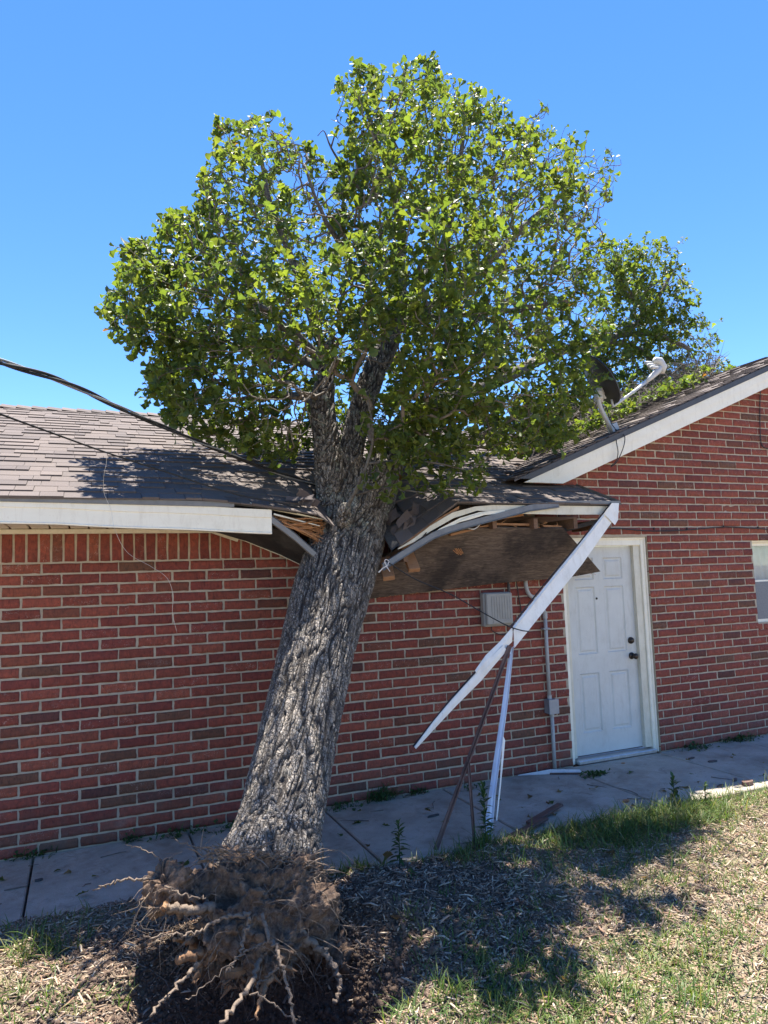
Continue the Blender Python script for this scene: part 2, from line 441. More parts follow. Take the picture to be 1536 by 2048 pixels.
mb.box((X_L+.06, 3.1, 1.1), (.12, 5.9, 2.3)); mb.box((X_R-.06, 3.1, 1.1), (.12, 5.9, 2.3)); mb.box((4.55, 6.1, 1.1), (17.1, .12, 2.3))
mb.build('rear_wall', M['mortar'], house)

# ---- the trunk's line, needed by the broken roof
TR = []                                  # (centre, radius) from the base up
for v, ul, ur in ((1720, 446, 642), (1690, 458, 640), (1650, 474, 643), (1600, 488, 651), (1500, 512, 668), (1400, 537, 688), (1300, 560, 708), (1200, 582, 735), (1120, 608, 758), (1060, 622, 772), (1000, 636, 788), (960, 642, 796)):
    y = lerp(-1.58, -0.14, (1720-v)/720.0)
    c = W((ul+ur)/2, v, y); rad = (ur-ul)/2*depth_of(c)/F_PX
    TR.append((c, rad))
def trunk_at(z):
    for (a, ra), (b_, rb) in zip(TR, TR[1:]):
        if a.z <= z <= b_.z:
            t = (z-a.z)/(b_.z-a.z); return a.lerp(b_, t), lerp(ra, rb, t)
    return TR[-1]
XT, RT = trunk_at(2.2)[0].x, trunk_at(2.2)[1]

def crush(x, y):                         # how far the broken eave hangs down
    fall = np.clip(1-(y+.63)/.85, 0, 1)
    tr = np.clip((3.17-x)/(3.17-2.47), 0, 1.0); right = -0.46*tr
    tl = np.clip((x-1.15)/(2.0-1.15), 0, 1); left = -0.10*tl**1.4
    k = sstep(x, 2.0, 2.45)
    return np.where(x < 2.0, left, np.where(x > 2.45, right, left*(1-k)+right*k))*fall
def in_trunk(x, y, z):
    c, r = trunk_at(z); return (x-c.x)**2+((y-c.y)*0.95)**2 < (r*0.93)**2
CA, SA = 1/math.hypot(1, A_), A_/math.hypot(1, A_)
def main_pt(x, s, h):
    y = Y_E+s*CA; z = zmain(y)+float(crush(np.array(x), np.array(y)))
    return Vector((x, y-h*SA, z+h*CA))
def gable_pt(y, s, h):                   # s from the ridge down the slope towards the left
    x = RX-s*CA; return Vector((x-h*SA, y, zgab(x)+h*CA))
SHC = [(.112, .091, .079), (.104, .085, .074), (.096, .078, .069), (.120, .098, .085), (.108, .089, .079), (.084, .069, .062)]
def tab(mbx, fn, a0, a1, s0, s1, h, lift=0.0):
    c = random.choice(SHC); k = random.uniform(.92, 1.08); mbx.cc = (c[0]*k, c[1]*k, c[2]*k, 1)
    g = 0.0015
    P = [fn(a0+g, s0, h+lift), fn(a1-g, s0, h+lift*.8), fn(a1-g, s1, .002), fn(a0+g, s1, .002)]
    Q = [fn(a0+g, s0, -.004), fn(a1-g, s0, -.004), fn(a1-g, s1, -.004), fn(a0+g, s1, -.004)]
    mbx.add(P+Q, [(0, 1, 2, 3), (0, 4, 5, 1), (1, 5, 6, 2), (3, 7, 4, 0)])
EXP = 0.143
mb = MB(); smax = (Y_RIDGE-Y_E)/CA
ns = int(smax/EXP)+1
for i in range(ns):
    s0 = i*EXP; s1 = min(s0+EXP+.03, smax); x = X_L-.1+random.uniform(0, .15)
    if s0 >= smax: break
    while x < 9.4:
        wd = random.choice([.085, .11, .14, .17, .21, .26]); x1 = x+wd
        y = Y_E+s0*CA
        if 1.9 < x < 3.3 and y < .3:      # keep shingles small where the deck is bent
            wd = min(wd, .13); x1 = x+wd
        xe = 4.80 if y < 0.02 else 99
        yv = (x+x1)/2-3.96
        if x1 > xe: x1 = min(x1, xe)
        if x1-x > .02 and (y > yv-.12 or y < .02):
            zc = zmain(y)+float(crush(np.array(x), np.array(y)))
            if not any(in_trunk(xx, yy, zc+.02) for xx in (x, (x+x1)/2, x1) for yy in (y, y+.06)) and not (XT-RT*.9 < (x+x1)/2 < XT+RT*1.02 and y < trunk_at(2.3)[0].y):
                dmg = max(0, 1-math.hypot(x-2.5, (y+.5)*.9)/.55)
                tab(mb, main_pt, x, x1, s0, s1, random.choice([.005, .013, .013]), lift=random.uniform(0, .03)*dmg)
        if x1 >= xe: break
        x = x1
roof = mb.build('roof', M['shingle'], house, colors=True)
mb = MB()                                 # ridge caps
x = X_L-.1
while x < 6.8:
    c = random.choice(SHC); mb.cc = (*c, 1); h0 = zmain(Y_RIDGE)
    for sg in (-1, 1):
        mb.add([(x, Y_RIDGE, h0+.028), (x+.2, Y_RIDGE, h0+.008), (x+.2, Y_RIDGE+sg*.14, h0-.05), (x, Y_RIDGE+sg*.14, h0-.032),
                (x, Y_RIDGE, h0+.0), (x, Y_RIDGE+sg*.14, h0-.062)], [(0, 1, 2, 3), (0, 3, 5, 4)])
    x += .145
mb.build('ridge_cap', M['shingle'], roof, colors=True)
# roof deck under the shingles, with the bend
def sheet(fn, us, vs_, th=0.014):
    rows = [[fn(u, v) for v in vs_] for u in us]
    top = MB(); top.strip(rows)
    low = [[p-Vector((0, 0, th)) for p in r] for r in rows]
    top.strip([r[::-1] for r in low])
    top.strip([[r[0] for r in rows], [r[0] for r in low]]); top.strip([[r[-1] for r in low], [r[-1] for r in rows]])
    top.strip([low[0], rows[0]]); top.strip([rows[-1], low[-1]])
    return top
dk = lambda x, s: main_pt(x, s, -.006)
svals = [0.02, .15, .3, .45, .6, .75, .95, 1.3, 2.0, smax]
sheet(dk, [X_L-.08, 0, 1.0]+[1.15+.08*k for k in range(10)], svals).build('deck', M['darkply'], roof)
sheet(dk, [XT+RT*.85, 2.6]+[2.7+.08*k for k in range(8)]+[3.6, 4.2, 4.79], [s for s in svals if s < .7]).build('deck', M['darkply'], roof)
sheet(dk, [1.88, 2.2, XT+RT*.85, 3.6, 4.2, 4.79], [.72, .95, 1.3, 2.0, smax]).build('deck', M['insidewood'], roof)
sheet(dk, [4.80, 5.5, 6.8], [1.75, 2.6, smax]).build('deck', M['insidewood'], roof)
mb = MB(); mb.cc = (.12, .11, .11, 1)
mb.slab([(X_L-.1, Y_RIDGE+.002, zmain(Y_RIDGE)), (RX, Y_RIDGE+.002, zmain(Y_RIDGE)), (RX, 6.4, zmain(Y_RIDGE)-A_*(6.4-Y_RIDGE)), (X_L-.1, 6.4, zmain(Y_RIDGE)-A_*(6.4-Y_RIDGE))], (0, .37, .93), .02)
mb.build('rear_slope', M['shingle'], roof, colors=True)
# gable roof
mb = MB(); sg_max = (RX-4.02)/CA
n_c = int(sg_max/EXP)
for i in range(n_c+1):
    s_low = sg_max-i*EXP; s_up = s_low-EXP-.03
    if s_low < .02: break
    xl = RX-s_low*CA; y = -.172; ymax = min(xl-3.96+.1, 5.2) if xl < 6.7 else 5.2
    first = True
    while y < ymax:
        wd = random.choice([.085, .11, .14, .17, .21, .26]) if not first else random.uniform(.06, .2)
        first = False
        y1 = min(y+wd, ymax+.05)
        tab(mb, gable_pt, y, y1, s_low, max(s_up, .0), random.choice([.005, .013, .013])); y = y1
gr = mb.build('gable_roof', M['shingle'], house, colors=True)
mb = MB(); mb.cc = (.13, .12, .12, 1)
zr = zgab(RX)
mb.slab([(RX, -.16, zr), (RX, 5.2, zr), (X_R+.5, 5.2, zgab(X_R+.5)), (X_R+.5, -.16, zgab(X_R+.5))][::-1], (.37, 0, .93), .02)
mb.slab([(4.02, -.155, zgab(4.02)-.008), (RX, -.155, zr-.008), (RX, 5.2, zr-.008), (6.8, 5.2, zgab(6.8)-.008), (6.8, 2.8, zgab(6.8)-.008)], (-.37, 0, .93), .015)
mb.build('far_slope', M['shingle'], gr, colors=True)
# rake board and edge metal
def rake(name, dz0, dz1, y0, y1, mt, xa=4.13, xb=RX):
    k = MB()
    pf = lambda x, dz, y: Vector((x, y, zgab(x)+dz))
    for (a, b_) in ((xa, xb), (xb, X_R+.5)):
        ca = .0 if a != xa else .42
        # lower end is cut level where it meets the eave roof
        lo_a = pf(a, dz1, y0) if a != xa else Vector((a+(dz0-dz1)/A_*1.0, y0, zgab(a)+dz0))
        P = [pf(a, dz0, y0), pf(b_, dz0, y0), pf(b_, dz1, y0), lo_a]
        k.slab([P[3], P[2], P[1], P[0]], (0, -1, 0), y1-y0)
    return k.build(name, mt, house)
rake('rake_board', -.072, -.245, -.150, -.125, M['white'])
rake('rake_moulding', -.070, -.155, -.157, -.151, M['white'])
rake('rake_edge_metal', -.012, -.068, -.166, -.12, M['gutterdark'], 4.06)
mb = MB(); mb.slab([(4.6, -.149, zgab(4.6)-.235), (RX, -.149, zr-.235), (RX, .01, zr-.235), (4.6, .01, zgab(4.6)-.235)], (-.37, 0, .93), .01)
mb.build('rake_soffit', M['white'], house)

# eave, left of the tree
def sag(x): return min(1.0, max(0.0, (x+.1)/1.8))
xs = [X_L, -2, -.5]+[.3+.1*k for k in range(14)]+[1.685]
prof = [(-.575, 2.352), (-.606, 2.350), (-.606, 2.302), (-.600, 2.298), (-.600, 2.214), (-.606, 2.208), (-.604, 2.200), (-.56, 2.200)]
mb = MB(); rows = []
for x in xs:
    k = sag(x); rows.append([Vector((x, y, z-k*lerp(.086, .062, (z-2.2)/.15)+.0025*math.sin(x*7))) for y, z in prof])
mb.strip(rows)
inner = [[p+Vector((0, .004, 0)) for p in r] for r in rows]; mb.strip([r[::-1] for r in inner]); mb.strip([rows[-1], inner[-1]])
mb.build('fascia', M['white'], house)
mb = MB()
mb.strip([[Vector((x, y, z-.03*sag(x))) for y, z in ((-.56, 2.364), (-.618, 2.362), (-.618, 2.328), (-.611, 2.326))] for x in [X_L, -1, 0, .5, .9, 1.2, 1.42]])
mb.build('drip_edge', M['taupe'], house)
mb = MB()
for k in range(int((1.25-X_L)/.125)):
    x = X_L+k*.125
    mb.box((x+.0585, -.30, 2.208), (.114, .58, .012), None, 0, .004)
mb.box(((X_L+1.3)/2, -.30, 2.2225), (1.3-X_L, .57, .006))
mb.build('soffit', M['white'], house)
mb = MB(); mb.bar((X_L, -.012, 2.182), (1.36, -.012, 2.182), .026, .034, bev=.004)
mb.bar((1.36, -.014, 2.178), W(476, 1081, -.03), .022, .024, bev=.003)
mb.build('wall_trim', M['cream'], house)
# broken soffit panel, edge metal and splinters left of the trunk
mb = MB()
top = [W(438, 1052, -.52), W(500, 1046, -.53), W(560, 1060, -.53), W(650, 1112, -.5)]
bot = [W(430, 1064, -.05), W(490, 1082, -.05), W(560, 1110, -.05), W(665, 1160, -.06)]
mid = [a.lerp(b_, .5)+Vector((0, 0, -.015)) for a, b_ in zip(top, bot)]
mb.strip([top, mid, bot]); up = [[p+Vector((0, .004, .012)) for p in r][::-1] for r in (top, mid, bot)]; mb.strip(up); mb.strip([bot, up[2][::-1]])
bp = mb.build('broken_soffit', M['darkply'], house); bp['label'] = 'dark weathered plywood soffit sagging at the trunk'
mb = MB(); mb.tube([p+Vector((0, -.006, 0)) for p in bot], [.004, .004, .005, .004], 5); mb.build('soffit_edge', M['cream'], bp)
mb = MB(); a, b_ = W(540, 1030, -.6), W(640, 1112, -.58)
mb.strip([[a+Vector((0, .03, .02)), a, a+Vector((0, .0, -.045)), a+Vector((0, .02, -.05))], [a.lerp(b_, .5)+Vector(q)+Vector((0, 0, .012)) for q in ((0, .03, .02), (0, 0, 0), (0, 0, -.045), (0, .02, -.05))], [b_+Vector(q) for q in ((0, .03, .02), (0, 0, 0), (0, 0, -.045), (0, .02, -.05))]])
mb.build('bent_edge_metal', M['taupe'], house)
mb = MB()
for k in range(34):
    u0 = random.uniform(545, 600); v0 = lerp(1028, 1046, random.random())+(u0-545)*.2; y = random.uniform(-.6, -.42)
    a = W(u0, v0, y); b_ = W(random.uniform(628, 655), lerp(1038, 1085, random.random()), y+random.uniform(-.03, .05))
    mb.tube([a, a.lerp(b_, .5)+Vector((0, 0, random.uniform(-.01, .01))), b_], [random.uniform(.004, .010), random.uniform(.004, .008), .0012], 4)
for k in range(40):
    a = W(random.uniform(632, 650), random.uniform(1040, 1090), -.5); mb.tube([a, a+Vector((random.uniform(-.09, -.01), random.uniform(-.04, .0), random.uniform(-.05, .07)))], [random.uniform(.002, .005), .0006], 4)
mb.build('splintered_wood', M['splinter'], house)
mb = MB()
for (u0, v0, u1, v1, wd) in ((500, 1008, 652, 1040, .022), (548, 1028, 640, 1052, .012)):
    a, b_ = W(u0, v0, -.605), W(u1, v1, -.57)
    mb.add([a+Vector((0, 0, wd*.5)), a-Vector((0, 0, wd*.5)), b_-Vector((0, 0, .002)), b_+Vector((0, 0, .003))], [(0, 1, 2, 3)])
    mb.add([a+Vector((0, .012, wd*.5)), a+Vector((0, .012, -wd*.5)), b_+Vector((0, .01, -.002)), b_+Vector((0, .01, .003))], [(3, 2, 1, 0)])
mb.build('split_fascia_strip', M['cream'], house)

# eave, right of the tree
def ribbon(top, bot, th=.012, y=-.605):
    k = MB(); A = [W(u, v, yy) for u, v, yy in top]; B = [W(u, v, yy) for u, v, yy in bot]
    k.strip([A, B]); A2 = [p+Vector((0, th, 0)) for p in A]; B2 = [p+Vector((0, th, 0)) for p in B]
    k.strip([B2, A2]); k.strip([A2, A]); k.strip([B, B2]); k.add([A[0], A2[0], B2[0], B[0]], [(0, 1, 2, 3)]); k.add([A[-1], A2[-1], B2[-1], B[-1]], [(3, 2, 1, 0)])
    return k
yF = -.605
ribbon([(1232, 1002, yF), (1120, 1004, yF), (1010, 1008, yF), (950, 1013, yF), (905, 1025, yF), (860, 1052, yF), (826, 1078, yF), (796, 1097, yF)],
       [(1222, 1029, yF), (1120, 1029, yF), (1020, 1027, yF), (955, 1021, yF), (908, 1036, yF), (862, 1062, yF), (828, 1084, yF), (796, 1099, yF)]).build('torn_fascia', M['cream'], house)
ribbon([(1010, 1020, yF-.01), (960, 1024, yF-.012), (920, 1036, yF-.014), (880, 1057, yF-.016), (845, 1080, yF-.01)],
       [(1010, 1026, yF-.01), (960, 1031, yF-.012), (920, 1044, yF-.014), (880, 1064, yF-.016), (845, 1082, yF-.01)], .006).build('fascia_splinter', M['white'], house)
ribbon([(975, 1024, yF-.02), (940, 1033, yF-.025), (915, 1044, yF-.022)], [(972, 1029, yF-.02), (940, 1039, yF-.025), (913, 1046, yF-.022)], .004).build('fascia_splinter', M['white'], house)
ribbon([(918, 1012, yF+.02), (880, 1035, yF+.01), (845, 1060, yF+.01), (815, 1082, yF+.01)], [(918, 1018, yF+.02), (880, 1044, yF+.01), (845, 1070, yF+.01), (812, 1092, yF+.01)], .01).build('fascia_splinter', M['pine'], house)
mb = MB(); rows = []
for u, v in ((1118, 1012), (1060, 1020), (1000, 1036), (950, 1049), (900, 1063), (868, 1075), (838, 1093), (800, 1117), (766, 1139)):
    p = W(u, v, -.632); rows.append([p+Vector((0, .03, .045)), p+Vector((0, .004, .042)), p, p+Vector((0, -.010, -.010)), p+Vector((0, .004, -.014))])
mb.strip(rows); mb.build('bent_drip_edge', M['taupe'], house)
mb = MB(); a, b_ = W(1110, 1004, -.625), W(1241, 1004, -.625)
mb.strip([[p+Vector(q) for q in ((0, .05, .012), (0, 0, .010), (0, 0, -.020), (0, .006, -.022))] for p in (a, b_)])
mb.strip([[p+Vector(q) for q in ((0, .0, .012), (0, 0, -.020))] for p in (b_, b_+Vector((.01, .61, .235)))])
mb.build('drip_edge', M['taupe'], house)
for x in (2.72, 3.12, 3.53, 3.93, 4.34, 4.70):
    mb = MB(); a = main_pt(x, .10, -.075); b_ = main_pt(x, .95, -.075); mb.bar(a, b_, .04, .11)
    mb.box((x+.02, -.30, 2.19+float(crush(np.array(x), np.array(-.5)))), (.038, .5, .085)); mb.build('rafter', M['insidewood'], house)
mb = MB(); mb.bar((2.7, -.015, 2.265), (4.78, -.015, 2.265), .04, .06); mb.build('nailing_strip', M['insidewood'], house)
mb = MB(); a, b_ = W(1122, 1062, -.42), W(1226, 1034, -.5)
mb.bar(a, b_, .03, .035); mb.build('ledger_strip', M['darkply'], house)
mb = MB()
for u0, v0, u1, v1 in ((985, 1048, 1072, 1050), (1085, 1052, 1122, 1054), (900, 1070, 980, 1050), (1005, 1036, 1045, 1030)):
    mb.bar(W(u0, v0, -.47), W(u1, v1, -.47), .03, .018)
for k in range(14):
    a = W(random.uniform(930, 1120), random.uniform(1044, 1056), -.5); mb.tube([a, a+Vector((random.uniform(-.08, .08), random.uniform(-.03, .03), random.uniform(-.03, .04)))], [.004, .001], 4)
mb.build('broken_lath', M['pine'], house)
for (a, b_) in (((808, 1088, -.34), (829, 1141, -.56)), ((769, 1118, -.40), (778, 1157, -.60))):
    mb = MB(); mb.bar(W(*a), W(*b_), .088, .038, (0, .3, 1), bev=.002); mb.build('lookout_block', M['pine'], house)
mb = MB(); mb.tube(spline([W(928, 1048, -.5), W(936, 1056, -.56), W(948, 1058, -.58), W(958, 1051, -.56), W(962, 1043, -.5)], 5), .0045, 6)
mb.build('house_wire', M['wire'], house)

for k in range(17):
    mb = MB(); c = random.choice(SHC); mb.cc = (c[0]*.8, c[1]*.8, c[2]*.85, 1)
    if k < 11: p = W(random.uniform(775, 850), random.uniform(1015, 1085), random.uniform(-.62, -.35)); ax = Vector((.75, -.05, .55))
    else: p = W(random.uniform(585, 632), random.uniform(992, 1026), random.uniform(-.58, -.40)); ax = Vector((.8, 0, -.25))
    ax = (ax+Vector((random.gauss(0, .3), random.gauss(0, .3), random.gauss(0, .3)))).normalized(); sd = ax.cross(Vector((0, -.8, .6))+Vector((random.gauss(0, .4), random.gauss(0, .4), random.gauss(0, .3)))).normalized()
    L_, w_ = random.uniform(.08, .20), random.uniform(.05, .11); nn = ax.cross(sd); cu = random.uniform(-.03, .03)
    P = [[p+ax*L_*a+sd*w_*b_+nn*cu*(a*a*4)+Vector((random.gauss(0, .006), 0, random.gauss(0, .006))) for b_ in (-.5, 0, .5)] for a in (-.5, -.2, .15, .5)]
    mb.strip(P); mb.strip([[q-nn*.0025 for q in r][::-1] for r in P]); mb.build('torn_shingle', M['shingle'], roof, colors=True)
# ---- door
door = None
yD, yFm = 0.095, 0.035
dx0, dx1, dz0, dz1 = 4.705, 5.52, .055, 2.015
mb = MB()
mb.box((DX0+.027, yFm+.045, 1.05), (.054, .09, 2.10), None, 0, .006)
mb.box((DX1-.03, yFm+.045, 1.05), (.06, .09, 2.10), None, 0, .006)
mb.box(((DX0+DX1)/2, yFm+.046, 2.058), (DX1-DX0-.115, .09, .082), None, 0, .006)
mb.box((DX0+.012, yFm-.003, 1.05), (.022, .016, 2.10), None, 0, .004); mb.box((DX1-.012, yFm-.003, 1.05), (.022, .016, 2.10), None, 0, .004)
mb.box(((DX0+DX1)/2, yFm-.003, 2.088), (DX1-DX0-.046, .016, .022), None, 0, .004)
fr = mb.build('door_frame', M['white'], house)
mb = MB()
mb.box(((DX0+.054+dx0)/2, .085, 1.05), (dx0-DX0-.056, .06, 2.0)); mb.box(((dx1+DX1-.06)/2, .085, 1.05), (DX1-.06-dx1-.002, .06, 2.0))
mb.build('door_jamb', M['cream'], fr)
mb = MB(); mb.box(((DX0+DX1)/2, .06, .02), (DX1-DX0-.12, .14, .036), None, 0, .006); mb.build('threshold', M['alum'], house)
mb = MB(); xw = dx1-dx0; th = .04
c0, c1, c2, c3 = dx0+.105, dx0+.345, dx0+.455, dx0+.70
zl = [(.25, .81), (.98, 1.63), (1.69, 1.91)]
def dbox(x0, x1, z0, z1, y0=yD, mi=0, bev=0): mb.box(((x0+x1)/2, y0+th/2, (z0+z1)/2), (x1-x0, th, z1-z0), None, mi, bev)
for (a, b_) in ((dx0, c0), (c1, c2), (c3, dx1)): dbox(a, b_, dz0, dz1)
for (x0, x1) in ((c0, c1), (c2, c3)):
    zz = [dz0]+[q for z in zl for q in z]+[dz1]
    for k in range(0, len(zz), 2): dbox(x0, x1, zz[k], zz[k+1], yD)
    for (z0, z1) in zl:
        dbox(x0, x1, z0, z1, yD+.011)
        i1, i2 = .012, .03
        for (ax0, ax1, az0, az1) in ((x0, x1, z0, z1),):
            o = [(ax0+.004, az0+.004), (ax1-.004, az0+.004), (ax1-.004, az1-.004), (ax0+.004, az1-.004)]
            p1 = [Vector((x, yD-.002, z)) for x, z in o]
            p2 = [Vector((x+sx*.012, yD+.009, z+sz*.012)) for (x, z), (sx, sz) in zip(o, ((1, 1), (-1, 1), (-1, -1), (1, -1)))]
            p3 = [Vector((x+sx*.026, yD+.009, z+sz*.026)) for (x, z), (sx, sz) in zip(o, ((1, 1), (-1, 1), (-1, -1), (1, -1)))]
            p4 = [Vector((x+sx*.040, yD+.001, z+sz*.040)) for (x, z), (sx, sz) in zip(o, ((1, 1), (-1, 1), (-1, -1), (1, -1)))]
            p0 = [Vector((p.x+sx*-.006, yD+.001, p.z+sz*-.006)) for p, (sx, sz) in zip(p1, ((1, 1), (-1, 1), (-1, -1), (1, -1)))]
            mb.strip([p0, p1, p2, p3, p4], 0, True); mb.add(p4, [(0, 1, 2, 3)])
door = mb.build('door', M['door'], house)
def lathe(prof, c, axis=(0, -1, 0), n=20):
    k = MB(); ax = Vector(axis).normalized(); s1 = ax.orthogonal().normalized(); s2 = ax.cross(s1)
    rows = [[Vector(c)+ax*h+(s1*math.cos(2*math.pi*j/n)+s2*math.sin(2*math.pi*j/n))*r for j in range(n)] for r, h in prof]
    k.strip(rows, 0, True); k.add(rows[-1], [tuple(range(n))]); k.add(rows[0], [tuple(range(n))[::-1]]); return k
kn = W(1268, 1312, .06); db = W(1264, 1281, .07)
kx = dx1-.07
lathe([(.034, 0), (.034, .006), (.028, .012), (.013, .016), (.012, .034), (.020, .040), (.028, .052), (.029, .064), (.022, .074), (.008, .077)], (kx, yD-.001, kn.z)).build('handle', M['bronze'], door, True)
lathe([(.033, 0), (.033, .012), (.029, .02), (.022, .024), (.0215, .030), (.006, .031)], (kx, yD-.001, db.z)).build('deadbolt', M['bronze'], door, True)
pe = W(1193, 1197, yD)
lathe([(.011, 0), (.011, .004), (.007, .006), (.003, .004)], (pe.x, yD-.001, pe.z)).build('peephole', M['bronze'], door, True)
# ---- window
mb = MB(); yw = .04; fw = .035
mb.box((WX0+fw/2, yw+.03, (WZ0+WZ1)/2), (fw, .06, WZ1-WZ0), None, 0, .004); mb.box((WX1-fw/2, yw+.03, (WZ0+WZ1)/2), (fw, .06, WZ1-WZ0), None, 0, .004)
mb.box(((WX0+WX1)/2, yw+.03, WZ1-fw/2), (WX1-WX0-2*fw-.001, .06, fw), None, 0, .004); mb.box(((WX0+WX1)/2, yw+.03, WZ0+fw/2), (WX1-WX0-2*fw-.001, .06, fw), None, 0, .004)
win = mb.build('window', M['white'], house)
zm = (WZ0+WZ1)/2-.01
for nm, z0, z1, yy in (('sash', WZ0+fw, zm+.02, yw+.016), ('sash', zm-.02, WZ1-fw, yw+.04)):
    mb = MB(); xa, xb = WX0+fw, WX1-fw
    mb.box((xa+.012, yy, (z0+z1)/2), (.022, .022, z1-z0-.002), None, 0, .003); mb.box((xb-.012, yy, (z0+z1)/2), (.022, .022, z1-z0-.002), None, 0, .003)
    mb.box(((xa+xb)/2, yy, z0+.018), (xb-xa-.05, .021, .034), None, 0, .003); mb.box(((xa+xb)/2, yy, z1-.018), (xb-xa-.05, .021, .034), None, 0, .003)
    mb.build('sash', M['white'], win)
    mb = MB(); mb.box(((xa+xb)/2, yy+.003, (z0+z1)/2), (xb-xa-.048, .004, z1-z0-.07)); mb.build('pane', M['glass'], win)
mb = MB(); mb.box(((WX0+WX1)/2, yw+.001, (WZ0+fw+zm)/2), (WX1-WX0-2*fw-.004, .002, zm-WZ0-fw-.004)); mb.build('screen', M['screen'], win)
mb = MB(); xs = np.linspace(WX0, WX1, 60)
mb.strip([[Vector((x, .16+.014*math.sin(x*55)+.006*math.sin(x*23), z)) for x in xs] for z in (WZ0, WZ1)]); mb.build('curtain', M['curtain'], win, True)

# ================================================================== ground and sidewalk
def poly_inside(P, poly):
    poly = np.asarray(poly, float); x, y = P[:, 0], P[:, 1]; ins = np.zeros(len(P), bool)
    for (x0, y0), (x1, y1) in zip(poly, np.roll(poly, -1, 0)):
        c = ((y0 > y) != (y1 > y)) & (x < (x1-x0)*(y-y0)/(y1-y0+1e-12)+x0); ins ^= c
    return ins
def poly_dist(P, poly):
    poly = np.asarray(poly, float); d = np.full(len(P), 1e9)
    for a, b_ in zip(poly, np.roll(poly, -1, 0)):
        ab = b_-a; t = np.clip(((P-a)@ab)/(ab@ab+1e-9), 0, 1); d = np.minimum(d, np.linalg.norm(P-(a+t[:, None]*ab), axis=1))
    return d
def slab_edge(x): return np.interp(x, [-2, .2, .8, 1.6, 2.2, 3, 3.6, 4.4, 5.2, 7], [-.90, -.92, -1.0, -1.16, -1.20, -1.16, -1.12, -1.16, -1.22, -1.2])
HOLE = (1.23, -2.24)
def gz(x, y):
    x = np.asarray(x, float); y = np.asarray(y, float); sh = x.shape
    P = np.stack([x.ravel(), y.ravel(), np.zeros(x.size)], 1)
    near = np.exp(-((x-2.5)/14)**2-((y+2)/14)**2)
    n = (fbm(P*2.1, 3, 31)*.022+fbm(P*9, 3, 33)*.012).reshape(sh)*near
    e = slab_edge(x)+(vnoise(P*3.0, 35)*.05+vnoise(P*11, 36)*.02).reshape(sh)
    t = sstep(e-y, -.04, .14)
    z = -0.11*(1-t)+t*(0.015+n)
    z = z-0.02*np.clip(-y-1.2, 0, 6)*near
    dx, dy = (x-HOLE[0])/.52, (y-HOLE[1])/.40
    r2 = dx*dx+dy*dy
    z = z-0.52*np.exp(-r2**1.5)+0.07*np.exp(-((np.sqrt(r2)-1.45)/.35)**2)*t
    dx, dy = (x-2.05)/.45, (y+1.9)/.5
    z = z+0.05*np.exp(-dx*dx-dy*dy)*t
    return z
def graded(lo, hi, st, far, k=1.35):
    a = list(np.arange(lo, hi+st/2, st)); d = st; x = a[0]; L = []
    while x > -far: d *= k; x -= d; L.append(x)
    d = st; x = a[-1]; Rr = []
    while x < far: d *= k; x += d; Rr.append(x)
    return np.array(L[::-1]+a+Rr)
gx = graded(-1.2, 7.6, .025, 1500); gy = graded(-3.9, -0.75, .025, 1500)
GX, GY = np.meshgrid(gx, gy, indexing='ij'); GZ = gz(GX, GY)
V = np.stack([GX, GY, GZ], -1).reshape(-1, 3)
I = np.arange(V.shape[0]).reshape(GX.shape)
Fq = np.stack([I[:-1, :-1], I[1:, :-1], I[1:, 1:], I[:-1, 1:]], -1).reshape(-1, 4)
def ground_mat():
    mt, t, b = nt('mulch_soil'); v = coords(t)
    n1 = noise(t, v, 60, 6, 0.75, .5); n2 = noise(t, v, 2.2, 4, 0.6)
    a = attr(t)
    c1 = ramp(t, n1, [(.3, (.040, .027, .020)), (.5, (.11, .075, .054)), (.7, (.22, .16, .115))])
    c2 = ramp(t, n1, [(.3, (.10, .072, .05)), (.5, (.26, .20, .135)), (.72, (.46, .37, .26))])
    c2 = mix(t, c2, (.22, .23, .09), ramp(t, n2, [(.50, (0, 0, 0)), (.7, (.6, .6, .6))]))
    c = mix(t, c1, c2, a.outputs['Color'])
    t.links.new(c, b.inputs['Base Color']); b.inputs['Roughness'].default_value = .95
    bump(t, b, n1, .012); return mt
M['ground'] = ground_mat()
wt_ = np.clip(np.minimum(np.hypot((V[:, 0]-1.3)/1.0, (V[:, 1]+2.1)/.8), np.hypot((V[:, 0]-2.05)/.9, (V[:, 1]+1.9)/.75))+.35*fbm(V*np.array([2.5, 2.5, 0]), 3, 44)-.75, 0, 1)*1.4
wt_ = np.clip(wt_, 0, 1); go = np_mesh('ground', V, Fq, M['ground'], None, True, np.stack([wt_]*3+[np.ones(len(wt_))], 1))
props(go, 'brown mulch and bare soil ground running out from the sidewalk', 'ground', kind='structure')

